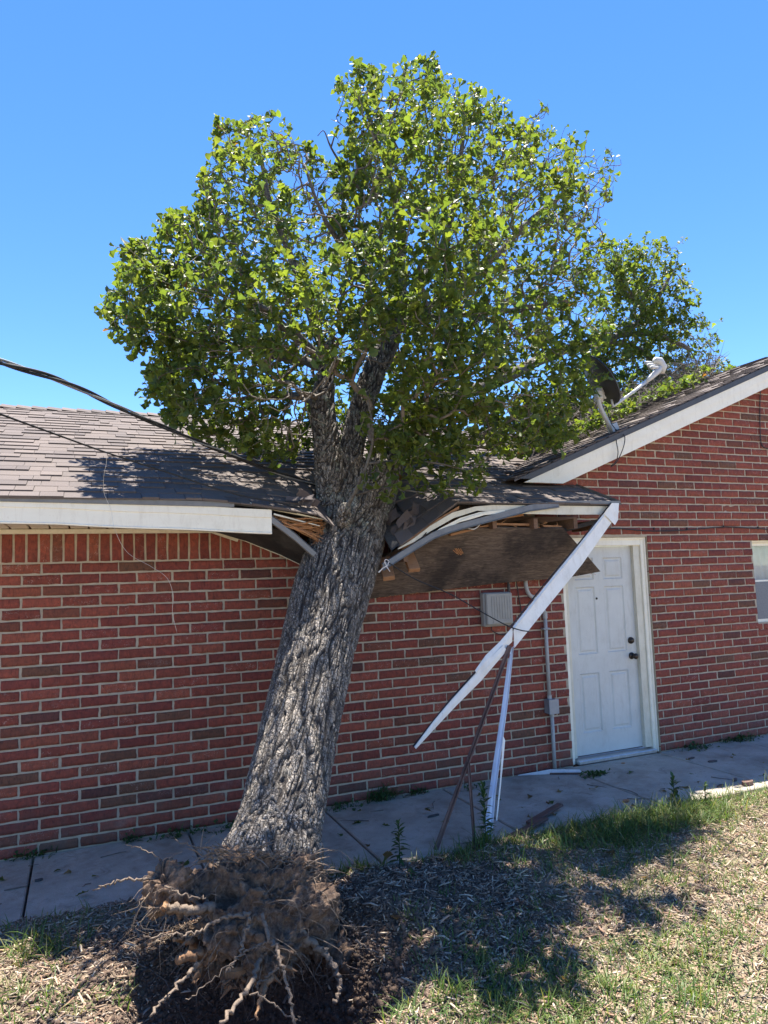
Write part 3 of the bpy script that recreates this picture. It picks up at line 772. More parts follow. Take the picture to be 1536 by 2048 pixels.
def concrete_mat():
    mt, t, b = nt('concrete'); v = coords(t)
    n1 = noise(t, v, 3.0, 6, .65); n2 = noise(t, coords(t, (60, 4, 4)), 6, 3, .6); n3 = noise(t, v, 150, 2, .7)
    c = ramp(t, n1, [(.3, (.34, .295, .235)), (.55, (.47, .415, .34)), (.75, (.57, .51, .43))])
    c = mix(t, c, (.78, .77, .76), ramp(t, n3, [(.4, (0, 0, 0)), (.65, (.8, .8, .8))]), 'MULTIPLY')
    c = mix(t, c, (.45, .36, .28), ramp(t, noise(t, v, 1.4, 6, .75), [(.50, (0, 0, 0)), (.70, (.65, .65, .65))]), 'MULTIPLY')
    c = mix(t, c, (.5, .47, .43), ramp(t, noise(t, v, 7, 6, .75, 1.0), [(.56, (0, 0, 0)), (.68, (.6, .6, .6))]), 'MULTIPLY')
    t.links.new(c, b.inputs['Base Color']); b.inputs['Roughness'].default_value = .9
    ad = node(t, 'ShaderNodeMath', _operation='ADD'); t.links.new(n2, ad.inputs[0]); t.links.new(n3, ad.inputs[1])
    bump(t, b, ad.outputs[0], .002); return mt
M['concrete'] = concrete_mat()
mb = MB(); jx = [X_L, -2.9, -1.87, -.84, .165, 1.17, 2.2, 3.25, 4.50, 5.60, 6.65, 7.7, 8.75, 9.8, 11, 12, 13.2]
for k, (a, b_) in enumerate(zip(jx, jx[1:])):
    tilt = random.uniform(-.004, .004); mb.box(((a+b_)/2, -.622, -.056+tilt*.5), (b_-a-.014, 1.228, .112), Matrix.Rotation(tilt*.5, 3, 'X'), 0, .008)
mb.box(((X_L+13.2)/2, -.62, -.07), (17.2, 1.2, .06), None, 1)
sw = mb.build('sidewalk', [M['concrete'], M['ground']]); props(sw, 'grey broom finished concrete sidewalk slabs along the foot of the brick wall', 'sidewalk', kind='structure')

# ---- loose wood chips (nobody could count them)
def chips(n, area, name, pal, Lr, Wr, T, cond=None, tilt=.35, lift=.0):
    x = rng.uniform(area[0], area[1], n); y = rng.uniform(area[2], area[3], n)
    k = y < slab_edge(x)-.02+rng.normal(0, .04, n)
    if cond is not None: k &= cond(x, y)
    x, y = x[k], y[k]; n = len(x); z = gz(x, y)+lift+rng.uniform(0, .012, n)
    L = np.exp(rng.uniform(math.log(Lr[0]), math.log(Lr[1]), n)); Wd = np.exp(rng.uniform(math.log(Wr[0]), math.log(Wr[1]), n))
    Wd = np.minimum(Wd, L*.6); yaw = rng.uniform(0, 2*np.pi, n); p = rng.normal(0, tilt, n); q = rng.normal(0, tilt, n)
    d = np.stack([np.cos(yaw)*np.cos(p), np.sin(yaw)*np.cos(p), np.sin(p)], 1)
    s0 = np.stack([-np.sin(yaw), np.cos(yaw), np.zeros(n)], 1); nn = np.cross(d, s0)
    sd = s0*np.cos(q)[:, None]+nn*np.sin(q)[:, None]; nn = np.cross(d, sd)
    C = np.stack([x, y, z], 1)
    pts = []; tp = rng.uniform(.35, 1, (n, 2)); cv = rng.normal(0, .08, n)[:, None]*L[:, None]
    for (a, tw, b_) in ((-.5, 0, 0), (0.05, None, 1), (.5, 1, 0)):
        ww = Wd if tw is None else Wd*tp[:, tw]
        for sg in (-.5, .5):
            for hh in (-.5, .5):
                pts.append(C+d*(a*L)[:, None]+sd*(sg*ww)[:, None]+nn*(hh*T)+nn*cv*b_)
    V = np.stack(pts, 1)
    f = []
    for k in (0, 4): f += [(k, k+4, k+5, k+1), (k+2, k+3, k+7, k+6), (k+1, k+5, k+7, k+3), (k, k+2, k+6, k+4)]
    f += [(0, 1, 3, 2), (8, 10, 11, 9)]
    Fq = (np.array(f)[None]+(np.arange(n)*12)[:, None, None]).reshape(-1, 4)
    pal = np.array(pal); c = pal[rng.integers(0, len(pal), n)]*rng.uniform(.8, 1.35, (n, 1))
    cols = np.repeat(np.concatenate([c, np.ones((n, 1))], 1), 12, 0)
    return V.reshape(-1, 3), Fq, cols
def colmat(name, rough=.9, ns=60, amt=.6, stretch=(1, 1, 1)):
    mt, t, b = nt(name); a = attr(t); v = coords(t, stretch)
    c = mix(t, a.outputs['Color'], (.55, .5, .47), ramp(t, noise(t, v, ns, 4, .7), [(.42, (0, 0, 0)), (.68, (amt, amt, amt))]), 'MULTIPLY')
    t.links.new(c, b.inputs['Base Color']); b.inputs['Roughness'].default_value = rough
    bump(t, b, noise(t, v, ns*3, 3), .001); return mt
M['chip'] = colmat('wood_chip')
PAL = [(.44, .34, .23), (.36, .275, .19), (.34, .275, .21), (.29, .20, .135), (.22, .15, .10), (.16, .11, .075), (.54, .44, .32), (.30, .25, .20), (.34, .21, .135), (.25, .18, .12)]
ch = lambda x, y: ((x-HOLE[0])/.5)**2+((y-HOLE[1])/.42)**2 > rng.uniform(.5, 1.6, len(x))
V1 = chips(80000, (-.9, 6.6, -3.7, -.85), '', PAL, (.008, .040), (.003, .010), .003, ch)
V2 = chips(5200, (-.9, 6.6, -3.7, -.85), '', PAL, (.04, .10), (.004, .013), .004, ch, .22, .006)
def cat(*Ms):
    o = 0; VV, FF, CC = [], [], []
    for v, f, c in Ms: VV.append(v); FF.append(f+o); CC.append(c); o += len(v)
    return np.concatenate(VV), np.concatenate(FF), np.concatenate(CC)
v, f, c = cat(V1, V2)
props(np_mesh('wood_mulch', v, f, M['chip'], None, False, c), 'pale and brown wood chip mulch scattered over the bare soil', 'mulch', kind='stuff')
M['soil'] = simple('fresh_soil', (.055, .036, .026), (.12, .08, .056), 26, .97, bd=.006, bs=90, c3=(.21, .15, .105))
def crumbs(n, cx, cy, sx, sy, size):
    x = rng.normal(cx, sx, n); y = rng.normal(cy, sy, n); k = (y < slab_edge(x)-.03) & (np.abs(x-cx) < 2.3*sx) & (np.abs(y-cy) < 2.3*sy); x, y = x[k], y[k]; n = len(x)
    r = np.exp(rng.uniform(math.log(size[0]), math.log(size[1]), n)); z = gz(x, y)+r*.3
    cube = np.array([(a, b_, c_) for a in (-1, 1) for b_ in (-1, 1) for c_ in (-1, 1)], float)*.62
    V = np.stack([x, y, z], 1)[:, None]+(cube[None]+rng.normal(0, .30, (n, 8, 3)))*r[:, None, None]
    f = np.array([(0, 1, 3, 2), (4, 6, 7, 5), (0, 4, 5, 1), (2, 3, 7, 6), (0, 2, 6, 4), (1, 5, 7, 3)])
    return V.reshape(-1, 3), (f[None]+(np.arange(n)*8)[:, None, None]).reshape(-1, 4), np.ones((n*8, 4))
v, f, c = cat(crumbs(7000, 2.0, -2.05, .38, .32, (.003, .014)), crumbs(6000, 1.2, -2.1, .5, .26, (.003, .016)), crumbs(2600, .75, -1.75, .3, .2, (.003, .013)), crumbs(160, 1.5, -2.15, .5, .25, (.014, .03)))
props(np_mesh('soil_crumbs', v, f, M['soil'], None, False), 'dark crumbs of fresh soil thrown up round the root hole', 'soil', kind='stuff')

# ---- grass
def leaf_mat(name, trans=.45, rough=.45, ns=14, tint=(1.25, 1.25, .55)):
    mt, t, b = nt(name); a = attr(t)
    b.inputs['Roughness'].default_value = rough; b.inputs['Specular IOR Level'].default_value = .35
    v = coords(t); c = mix(t, a.outputs['Color'], (.72, .76, .6), ramp(t, noise(t, v, ns, 3, .6), [(.4, (0, 0, 0)), (.7, (.8, .8, .8))]), 'MULTIPLY')
    t.links.new(c, b.inputs['Base Color'])
    tr = t.nodes.new('ShaderNodeBsdfTranslucent'); c2 = mix(t, c, tint, 1.0, 'MULTIPLY')
    t.links.new(c2, tr.inputs['Color'])
    mx = t.nodes.new('ShaderNodeMixShader'); mx.inputs[0].default_value = trans
    out = t.nodes['Material Output']
    t.links.new(b.outputs[0], mx.inputs[1]); t.links.new(tr.outputs[0], mx.inputs[2]); t.links.new(mx.outputs[0], out.inputs[0])
    return mt
M['grass'] = leaf_mat('grass_blade', .4, .5)
GP = [(.10, .17, .035), (.13, .20, .05), (.085, .15, .045), (.17, .22, .06), (.11, .19, .06), (.25, .24, .10)]
def blades(P, h, spread, wd=.0024, pal=GP, up=.0):
    P = np.asarray(P, float); n = len(P); h = np.asarray(h)*rng.uniform(.55, 1.2, n)
    yaw = rng.uniform(0, 2*np.pi, n); lean = np.abs(rng.normal(0, spread, n)); bend = rng.uniform(.3, 1.5, n)*spread*2.0
    d = np.stack([np.cos(yaw), np.sin(yaw)], 1); s = np.stack([-d[:, 1], d[:, 0], np.zeros(n)], 1)
    S = np.array([0, .3, .6, .85, 1.0]); prof = np.array([.8, 1, .8, .45, .05])
    pts = []; pos = P.copy(); last = 0
    for k, (t_, w_) in enumerate(zip(S, prof)):
        ang = lean+bend*t_
        if k: pos = pos+np.concatenate([d*np.sin(ang)[:, None], np.cos(ang)[:, None]], 1)*(h*(t_-last))[:, None]
        last = t_
        w2 = wd*rng.uniform(.8, 1.2, n)*w_
        pts += [pos-s*w2[:, None], pos+s*w2[:, None]]
    V = np.stack(pts, 1); f = np.array([(2*k, 2*k+1, 2*k+3, 2*k+2) for k in range(4)])
    c = np.array(pal)[rng.integers(0, len(pal), n)]*rng.uniform(.8, 1.2, (n, 1))
    return V.reshape(-1, 3), (f[None]+(np.arange(n)*10)[:, None, None]).reshape(-1, 4), np.repeat(np.concatenate([c, np.ones((n, 1))], 1), 10, 0)
def patch(u, v, sx, sy, n, h, spread=.5, tuft=9, r=.025, z=0.0):
    n = int(n*(1.2 if n > 2000 else .8)); c = G(u, v, z); m_ = max(1, n//tuft); cx = rng.normal(c.x, sx, m_); cy = rng.normal(c.y, sy, m_)
    hh = h*rng.uniform(.5, 1.15, m_)
    x = np.repeat(cx, tuft)+rng.normal(0, r, m_*tuft); y = np.repeat(cy, tuft)+rng.normal(0, r, m_*tuft); hh = np.repeat(hh, tuft)
    k = (y < slab_edge(x)+.05) & (((x-HOLE[0])/.55)**2+((y-HOLE[1]-.1)/.45)**2 > 1)
    x, y, hh = x[k], y[k], hh[k]
    return blades(np.stack([x, y, gz(x, y)-.01], 1), hh, spread)
GR = [patch(1330, 1645, .42, .15, 3600, .19, .8), patch(1230, 1665, .35, .14, 2600, .15, .8), patch(1430, 1615, .35, .12, 1600, .15, .8), patch(1110, 1668, .22, .06, 700, .11),
      patch(1480, 1600, .25, .1, 350, .19), patch(710, 1745, .12, .06, 420, .11), patch(880, 1705, .16, .07, 500, .13), patch(960, 1700, .13, .06, 420, .15), patch(640, 1760, .1, .04, 160, .09),
      patch(1000, 1720, .2, .08, 350, .13), patch(1180, 1720, .3, .14, 600, .10), patch(1250, 1760, .35, .2, 700, .09), patch(1350, 1900, .20, .14, 1000, .11, .8), patch(1120, 1990, .22, .12, 1100, .10, .8), patch(1450, 1780, .5, .35, 900, .06, .8), patch(950, 2000, .2, .1, 600, .10, .7),
      patch(1200, 1960, .3, .2, 1100, .11), patch(1080, 2010, .25, .16, 700, .10), patch(960, 1930, .16, .12, 420, .12), patch(1480, 1980, .3, .22, 800, .11),
      patch(1470, 1750, .35, .25, 900, .10), patch(1500, 1680, .4, .2, 600, .09), patch(40, 1905, .14, .10, 260, .14), patch(60, 1860, .25, .06, 350, .09), patch(110, 1905, .10, .05, 140, .17),
      patch(30, 2010, .12, .10, 260, .11), patch(150, 2030, .15, .08, 200, .09), patch(860, 1860, .2, .15, 260, .10), patch(780, 1960, .18, .12, 200, .10), patch(1100, 1850, .4, .3, 500, .08),
      patch(1420, 1850, .5, .4, 900, .07), patch(900, 2030, .2, .1, 300, .11), patch(1300, 2040, .4, .12, 700, .10), patch(1536, 1850, .4, .3, 600, .09)]
v, f, c = cat(*GR)
props(np_mesh('grass', v, f, M['grass'], None, False, c), 'thin green grass blades growing through the mulch', 'grass', kind='stuff')

# ================================================================== the fallen oak
BASE = TR[0][0]
oak = thing('oak_tree', 'uprooted oak with a thick ridged trunk leaning onto the crushed roof edge', 'tree', (BASE.x, BASE.y, 0))
def px_pts(L):                           # (u, v, y, width px) -> centre, radius
    o = []
    for u, v, y, wpx in L:
        c = W(u, v, y); o.append((c, wpx/2*depth_of(c)/F_PX))
    return o
def remeshed(tubes, voxel, smooth_it=6):
    k = MB()
    for pr in tubes:
        P = spline([p for p, r in pr], 5); rr = []
        n = len(pr)
        for q in range(len(P)):
            t = q/5; i = min(int(t), n-2); rr.append(lerp(pr[i][1], pr[i+1][1], t-i))
        k.tube(P, rr, 28)
    me = bpy.data.meshes.new('tmp'); me.from_pydata(k.v, [], k.f); me.update()
    o = bpy.data.objects.new('tmp', me); COL.objects.link(o)
    md = o.modifiers.new('r', 'REMESH'); md.mode = 'VOXEL'; md.voxel_size = voxel; md.adaptivity = 0
    if smooth_it:
        ms = o.modifiers.new('s', 'SMOOTH'); ms.factor = .5; ms.iterations = smooth_it
    dg = bpy.context.evaluated_depsgraph_get(); ev = o.evaluated_get(dg); m2 = ev.to_mesh()
    n = len(m2.vertices); V = np.empty(n*3, np.float32); N = np.empty(n*3, np.float32)
    m2.vertices.foreach_get('co', V); m2.vertices.foreach_get('normal', N)
    q = np.empty(len(m2.loops), np.int32); m2.loops.foreach_get('vertex_index', q)
    ev.to_mesh_clear(); bpy.data.objects.remove(o); bpy.data.meshes.remove(me)
    return V.reshape(-1, 3).astype(float), N.reshape(-1, 3).astype(float), q.reshape(-1, 4)
def bark(V, N, axis, amp=.019):
    ax = Vector(axis).normalized(); a = np.array(ax); s1 = np.array(ax.orthogonal().normalized()); s2 = np.cross(a, s1)
    Q = np.stack([V@s1, V@s2, V@a], 1)
    wv = np.stack([fbm(Q*np.array([6, 6, 4.5]), 4, 51), fbm(Q*np.array([6, 6, 4.5])+5, 4, 52), fbm(Q*8+9, 3, 53)*2.0], 1)*.012
    Q2 = Q+wv
    n1 = vnoise(Q2*np.array([46, 46, 4.6]), 60); n2 = vnoise(Q2*np.array([60, 60, 8.0])+17, 61); n3 = vnoise(Q2*np.array([24, 24, 26.])+40, 62)
    f1 = sstep(np.abs(n1), .0, .26); f2 = sstep(np.abs(n2), .0, .20); f3 = sstep(np.abs(n3), .0, .10)
    ridge = f1*(.35+.65*f2)*(.75+.25*f3)
    fib = fbm(Q2*np.array([75, 75, 16.]), 3, 71)
    h = .85*ridge+.13*fib+.16*fbm(Q2*np.array([22, 22, 7.]), 2, 75)
    return V+N*((h-.5)*amp)[:, None], np.clip(ridge+.12*fib, 0, 1)
stemL = px_pts([(668, 1010, -.30, 66), (660, 950, -.30, 56), (654, 893, -.25, 52), (645, 811, -.14, 46), (648, 775, -.07, 40), (655, 735, .03, 30), (660, 700, .09, 20), (664, 668, .14, 9)])
stemR = px_pts([(694, 1010, -.30, 58), (700, 930, -.27, 52), (704, 893, -.2, 46), (728, 800, -.03, 48), (750, 740, .08, 46), (776, 690, .2, 40), (792, 648, .3, 29), (799, 605, .38, 20), (803, 565, .43, 9)])
stemB = px_pts([(752, 1010, -.10, 80), (762, 960, .08, 74), (785, 900, .42, 62), (828, 840, .85, 50), (900, 800, 1.3, 40)])
main_t = [(c, r*(1.0 if i else 1.06)) for i, (c, r) in enumerate(TR)]
low = (TR[0][0]-(TR[4][0]-TR[0][0]).normalized()*.48, TR[0][1]*1.03)
tubes = [[low]+main_t, stemL, stemR, stemB]
for du, dv, dy, wpx in ((-92, 60, .08, 70),):      # root flare
    a = TR[1][0]; tubes.append([(a.lerp(TR[3][0], .6), TR[1][1]*.62), (a, TR[1][1]*.55), (W(548+du, 1705+dv, -1.58+dy), wpx/2*depth_of(a)/F_PX*.75)])
tubes.append([(W(690, 1080, -.45), .05), (W(688, 1035, -.57), .055), (W(692, 1010, -.63), .03)])     # branch collar
V, N, Fq = remeshed(tubes, .0047, 9)
AX = TR[-1][0]-TR[0][0]
V, rdg = bark(V, N, AX)
def bark_mat():
    mt, t, b = nt('bark'); a = attr(t); v = coords(t)
    n1 = noise(t, coords(t, (1, 1, .35)), 26, 5, .7, .5); n2 = noise(t, v, 120, 4, .7)
    c = ramp(t, n1, [(.3, (.11, .094, .078)), (.5, (.21, .185, .157)), (.7, (.37, .335, .29))])
    dv = t.nodes.new('ShaderNodeVectorMath'); dv.operation = 'ADD'
    nz = node(t, 'ShaderNodeTexNoise', Scale=9.0, Detail=3.0); t.links.new(v, nz.inputs['Vector'])
    ms_ = t.nodes.new('ShaderNodeVectorMath'); ms_.operation = 'SCALE'; ms_.inputs['Scale'].default_value = .06; t.links.new(nz.outputs['Color'], ms_.inputs[0])
    t.links.new(v, dv.inputs[0]); t.links.new(ms_.outputs[0], dv.inputs[1])
    mp_ = t.nodes.new('ShaderNodeMapping'); mp_.inputs['Rotation'].default_value = (.5, -.25, 0); mp_.inputs['Scale'].default_value = (62, 62, 19); t.links.new(dv.outputs[0], mp_.inputs[0])
    vc = node(t, 'ShaderNodeTexVoronoi', _feature='DISTANCE_TO_EDGE', Scale=1.0); t.links.new(mp_.outputs[0], vc.inputs['Vector'])
    crk = ramp(t, vc.outputs['Distance'], [(.02, (0, 0, 0)), (.13, (1, 1, 1))])
    vf = node(t, 'ShaderNodeTexVoronoi', Scale=1.0); t.links.new(mp_.outputs[0], vf.inputs['Vector'])
    sh = t.nodes.new('ShaderNodeSeparateColor'); t.links.new(vf.outputs['Color'], sh.inputs[0])
    c = mix(t, c, (1.8, 1.74, 1.66), ramp(t, sh.outputs[0], [(.55, (0, 0, 0)), (.95, (1, 1, 1))]), 'MULTIPLY')
    c = mix(t, (.085, .070, .058), c, crk)
    fis = mix(t, (.032, .025, .021), c, a.outputs['Color'])
    li = ramp(t, noise(t, v, 11, 6, .75, .4), [(.54, (0, 0, 0)), (.64, (1, 1, 1))])      # lichen, thicker higher up
    g = t.nodes.new('ShaderNodeTexCoord'); sx = t.nodes.new('ShaderNodeSeparateXYZ'); t.links.new(g.outputs['Object'], sx.inputs[0])
    mr = node(t, 'ShaderNodeMapRange'); mr.inputs[1].default_value = 1.6; mr.inputs[2].default_value = 2.7; mr.inputs[3].default_value = .08; mr.inputs[4].default_value = .8
    t.links.new(sx.outputs[2], mr.inputs[0])
    mm = node(t, 'ShaderNodeMath', _operation='MULTIPLY'); t.links.new(li, mm.inputs[0]); t.links.new(mr.outputs[0], mm.inputs[1])
    c = mix(t, fis, (.33, .37, .30), mm.outputs[0])
    t.links.new(c, b.inputs['Base Color']); b.inputs['Roughness'].default_value = .9
    ad = node(t, 'ShaderNodeMath', _operation='MULTIPLY_ADD'); ad.inputs[1].default_value = .45; t.links.new(n2, ad.inputs[0]); t.links.new(crk, ad.inputs[2])
    bump(t, b, ad.outputs[0], .007, .9); return mt
M['bark'] = bark_mat()
np_mesh('trunk', V, Fq, M['bark'], oak, False, np.stack([rdg]*3+[np.ones(len(rdg))], 1))

# ---- limbs, twigs and leaves grown towards the outline the crown has
NP, NPAR, NLEN, NDIR, NR = [], [], [], [], []
limb_meshes = []
def limb(pr, parent=-1, group=None):
    P = spline([p for p, r in pr], 4); n = len(pr); rr = []
    for q in range(len(P)):
        t = q/4; i = min(int(t), n-2); rr.append(lerp(pr[i][1], pr[i+1][1], t-i))
    P = [p+Vector((random.gauss(0, .3), random.gauss(0, .3), random.gauss(0, .3)))*r*.5 for p, r in zip(P, rr)]
    last = parent
    for p, r in zip(P, rr):
        NP.append(np.array(p)); NPAR.append(last); NLEN.append(0.0 if last < 0 else NLEN[last]+float(np.linalg.norm(NP[-1]-NP[last])))
        NR.append(r); last = len(NP)-1
    limb_meshes.append((P, [r*.8 for r in rr])); return last
eL, eR, eB = stemL[-3], stemR[-3], stemB[-1]
def ext(e, L): return limb([(e[0], e[1]*.92)]+px_pts(L))
ext(eL, [(570, 650, -.1, 22), (440, 570, -.2, 15), (330, 520, -.1, 9)])
ext(eL, [(600, 560, .25, 20), (545, 420, .3, 13), (520, 310, .3, 8)])
ext(eL, [(570, 715, .5, 18), (440, 690, .6, 12), (320, 660, .6, 7)])
ext((stemL[3][0], stemL[3][1]*.6), [(570, 790, .5, 16), (470, 800, 1.0, 11), (360, 800, 1.3, 7)])
ext(eR, [(805, 520, .45, 22), (785, 380, .5, 14), (735, 230, .4, 8)])
ext(eR, [(870, 520, .6, 21), (915, 380, .7, 14), (930, 220, .6, 8)])
ext(eR, [(940, 560, .6, 20), (1050, 450, .7, 13), (1150, 370, .7, 8)])
ext(eR, [(900, 630, -.25, 17), (1020, 620, -.5, 12), (1130, 600, -.5, 7)])
ext(eR, [(700, 520, -.3, 16), (640, 420, -.5, 10), (610, 330, -.5, 6)])
ext(eB, [(1010, 755, 1.6, 32), (1130, 700, 1.9, 24), (1230, 672, 2.05, 19), (1300, 620, 2.1, 13), (1345, 540, 2.1, 8)])
ext((W(1230, 672, 2.05), .05), [(1310, 668, 2.1, 15), (1380, 700, 2.2, 10)])
ext((W(1190, 680, 1.98), .05), [(1280, 700, 2.1, 15), (1330, 745, 2.2, 11), (1420, 760, 2.4, 7)])
ext((W(1290, 628, 2.1), .03), [(1250, 570, 2.05, 9), (1225, 520, 2.0, 6)])
ext(eB, [(1000, 850, 1.45, 26), (1090, 850, 1.7, 16)])
ext((stemB[2][0], .09), [(900, 900, .2, 20), (1000, 850, .0, 14), (1090, 800, -.1, 9)])
fr_ = limb([(W(690, 1022, -.60), .022)]+px_pts([(715, 970, -.74, 9), (738, 915, -.85, 8), (746, 860, -.92, 6), (735, 800, -.95, 4)]))
limb(px_pts([(733, 927, -.82, 6), (800, 922, -.92, 6), (870, 926, -.98, 5), (940, 942, -1.02, 3)]))
limb(px_pts([(742, 885, -.88, 5), (800, 850, -.98, 5), (860, 830, -1.05, 3)]))
limb(px_pts([(712, 990, -.68, 5), (770, 975, -.80, 5), (850, 985, -.9, 3), (900, 975, -.95, 2.5)]))
for L in ([(735, 400, .2, 7), (690, 340, .15, 6), (662, 295, .1, 5), (648, 262, .1, 3), (635, 272, .1, 2)], [(662, 295, .1, 4), (672, 262, .1, 3), (676, 250, .1, 2)], [(700, 350, .15, 4), (692, 300, .12, 3), (698, 275, .12, 2)], [(720, 375, .2, 4), (715, 330, .2, 3), (700, 300, .2, 2), (712, 310, .2, 2)],
          [(1235, 610, 2.05, 6), (1220, 570, 2.0, 4), (1215, 545, 2.0, 2)], [(1262, 600, 2.08, 7), (1235, 560, 2.0, 4), (1205, 525, 2.0, 2.5)], [(1210, 670, 2.0, 5), (1205, 640, 2.0, 3.5), (1215, 620, 2.0, 2)]):
    P = px_pts(L); limb_meshes.append((spline([p for p, r in P], 4), [r*lerp(1, .6, i/(4*(len(P)-1))) for i in range(4*(len(P)-1)+1) for r in [lerp(P[min(i//4, len(P)-1)][1], P[min(i//4+1, len(P)-1)][1], (i % 4)/4)]]))
def sprigs(poly, n, y0, y1):
    poly = np.array(poly, float); nx_ = np.roll(poly, -1, 0); ln = np.linalg.norm(nx_-poly, axis=1); ctr_ = poly.mean(0)
    for k in range(n):
        i = rng.choice(len(poly), p=ln/ln.sum()); q = poly[i]+(nx_[i]-poly[i])*rng.random(); e = (nx_[i]-poly[i])/ln[i]; nn = np.array([e[1], -e[0]])
        if nn@(q-ctr_) < 0: nn = -nn
        if q[1] > 800: continue
        L = abs(rng.normal(0, 8))+2; y = random.uniform(y0, y1)
        for f_ in (-.9, .1, 1.0):
            z_ = q+nn*L*f_+e*rng.normal(0, 5); tips.append(np.array(W(z_[0], z_[1], y+random.gauss(0, .03))))
MAIN = [(205, 635), (240, 560), (245, 490), (330, 500), (332, 440), (408, 425), (413, 320), (448, 250), (530, 230), (592, 262), (628, 318), (650, 348), (690, 335), (700, 290), (680, 170), (720, 138), (772, 168), (850, 125), (905, 165), (992, 200), (984, 245), (1030, 262), (1088, 212), (1112, 268), (1168, 282), (1238, 332), (1212, 400), (1188, 425), (1222, 462), (1188, 505), (1192, 600), (1222, 655), (1180, 720), (1190, 770), (1160, 820), (1140, 900), (1000, 925), (900, 900), (760, 940), (690, 900), (640, 925), (520, 925), (400, 885), (330, 850), (288, 800), (290, 745), (342, 700), (280, 695), (232, 668)]
REAR = [(1170, 720), (1195, 640), (1215, 560), (1200, 500), (1250, 478), (1275, 520), (1282, 488), (1345, 490), (1352, 540), (1384, 575), (1382, 622), (1425, 660), (1412, 705), (1440, 735), (1472, 745), (1440, 775), (1330, 830), (1200, 860), (1130, 900), (1010, 930), (990, 850), (1100, 780)]
NEAR = [(690, 815), (760, 785), (870, 800), (960, 860), (990, 930), (975, 985), (900, 990), (800, 985), (730, 985), (715, 960), (770, 930), (720, 870)]
tips = []
FORK = [(605, 1010), (605, 820), (640, 775), (690, 790), (735, 700), (790, 680), (800, 720), (770, 800), (735, 870), (730, 1010)]
def sample(poly, n, yc, hmax, k, hmin=.12, dens=None, fork=False):
    poly = np.array(poly, float); lo, hi = poly.min(0), poly.max(0); got = 0
    while got < n:
        P = rng.uniform(lo, hi, (n, 2)); P = P[poly_inside(P, poly)]; D = poly_dist(P, poly)
        for (u, v), d in zip(P, D):
            if d < 13 and random.random() < .75: continue
            u += random.gauss(0, 13); v += random.gauss(0, 13)
            if fork and FORK is not None and poly_inside(np.array([[u, v]]), FORK)[0] and random.random() < .97: fk = True
            else: fk = False
            h = min(hmax, hmin+k*math.sqrt(d/100)); y = yc(u, v)+(random.random()**.75)*random.choice((-1, 1))*h
            if fk: y = max(y, .45+abs(random.gauss(0, .5)))
            p = W(u, v, y)
            if p.z < zmain(p.y)+.10 and p.y < Y_RIDGE and p.x < p.y+4.1: continue
            if p.x > p.y+3.9 and p.z < zgab(p.x)+.10: continue
            if dens is not None and random.random() > dens(u, v): continue
            tips.append(np.array(p)); got += 1
            if got >= n: break
def dmain(u, v):                         # thinner places in the crown
    q = .75+.30*float(fbm(np.array([[u/95., v/95., 3.3]]), 2, 91)[0])*1.3
    if 625 < u < 700 and 240 < v < 350: q *= .3
    return min(1, max(.12, q+.25))
sample(MAIN, 6000, lambda u, v: .15+.15*math.sin(u/170)-.6*max(0, (u-800)/400), 1.6, 1.0, .14, dmain, True)
sample(REAR, 1500, lambda u, v: 2.05+(u-1250)*.001, .55, .4)
sample([(1010, 935), (1100, 885), (1200, 832), (1300, 786), (1400, 744), (1470, 740), (1450, 775), (1330, 832), (1240, 872), (1150, 905), (1060, 945)], 150, lambda u, v: 1.25, .85, .1, .8)
sample(NEAR, 105, lambda u, v: -.93, .22, .18, .06)
sprigs(MAIN, 150, -.5, .8); sprigs(REAR[:17], 45, 1.8, 2.3)
brush0 = len(tips)
NPa = np.array(NP); dist0 = np.array([np.min(np.linalg.norm(NPa-t, axis=1)) for t in tips])
order = np.argsort(dist0)
cap = len(NP)+len(tips)*14; AP = np.zeros((cap, 3)); AL = np.zeros(cap); k0 = len(NP); AP[:k0] = NPa; AL[:k0] = NLEN
APar = list(NPAR); nl = k0; ends = []
kids = np.zeros(cap)
for ti in order:
    q = tips[ti]; d = np.linalg.norm(AP[:nl]-q, axis=1)
    j = int(np.argmin(d+.22*AL[:nl]+.05*kids[:nl])); p = AP[j]; Ld = d[j]
    kids[j] += 1
    pj = APar[j]; dirp = (p-AP[pj]) if pj >= 0 else np.array([0, 0, .05]); dl = np.linalg.norm(dirp)
    dirp = dirp/dl if dl > 1e-6 else np.array([0, 0, 1.])
    m_ = max(2, int(Ld/.075)); m_ = min(m_, 13); ctrl = p+dirp*Ld*.38; last = j
    for s in range(1, m_+1):
        t = s/m_; pt = (1-t)**2*p+2*t*(1-t)*ctrl+t*t*q+rng.normal(0, .010, 3)*(1 if s < m_ else 0)
        AP[nl] = pt; AL[nl] = AL[last]+np.linalg.norm(pt-AP[last]); APar.append(last); last = nl; nl += 1
    ends.append(last)
cnt = np.zeros(nl)
for e in ends: cnt[e] += 1
for j in range(nl-1, k0-1, -1):
    if APar[j] >= 0: cnt[APar[j]] += cnt[j]
rad = 0.0019*np.maximum(cnt, 1)**.48
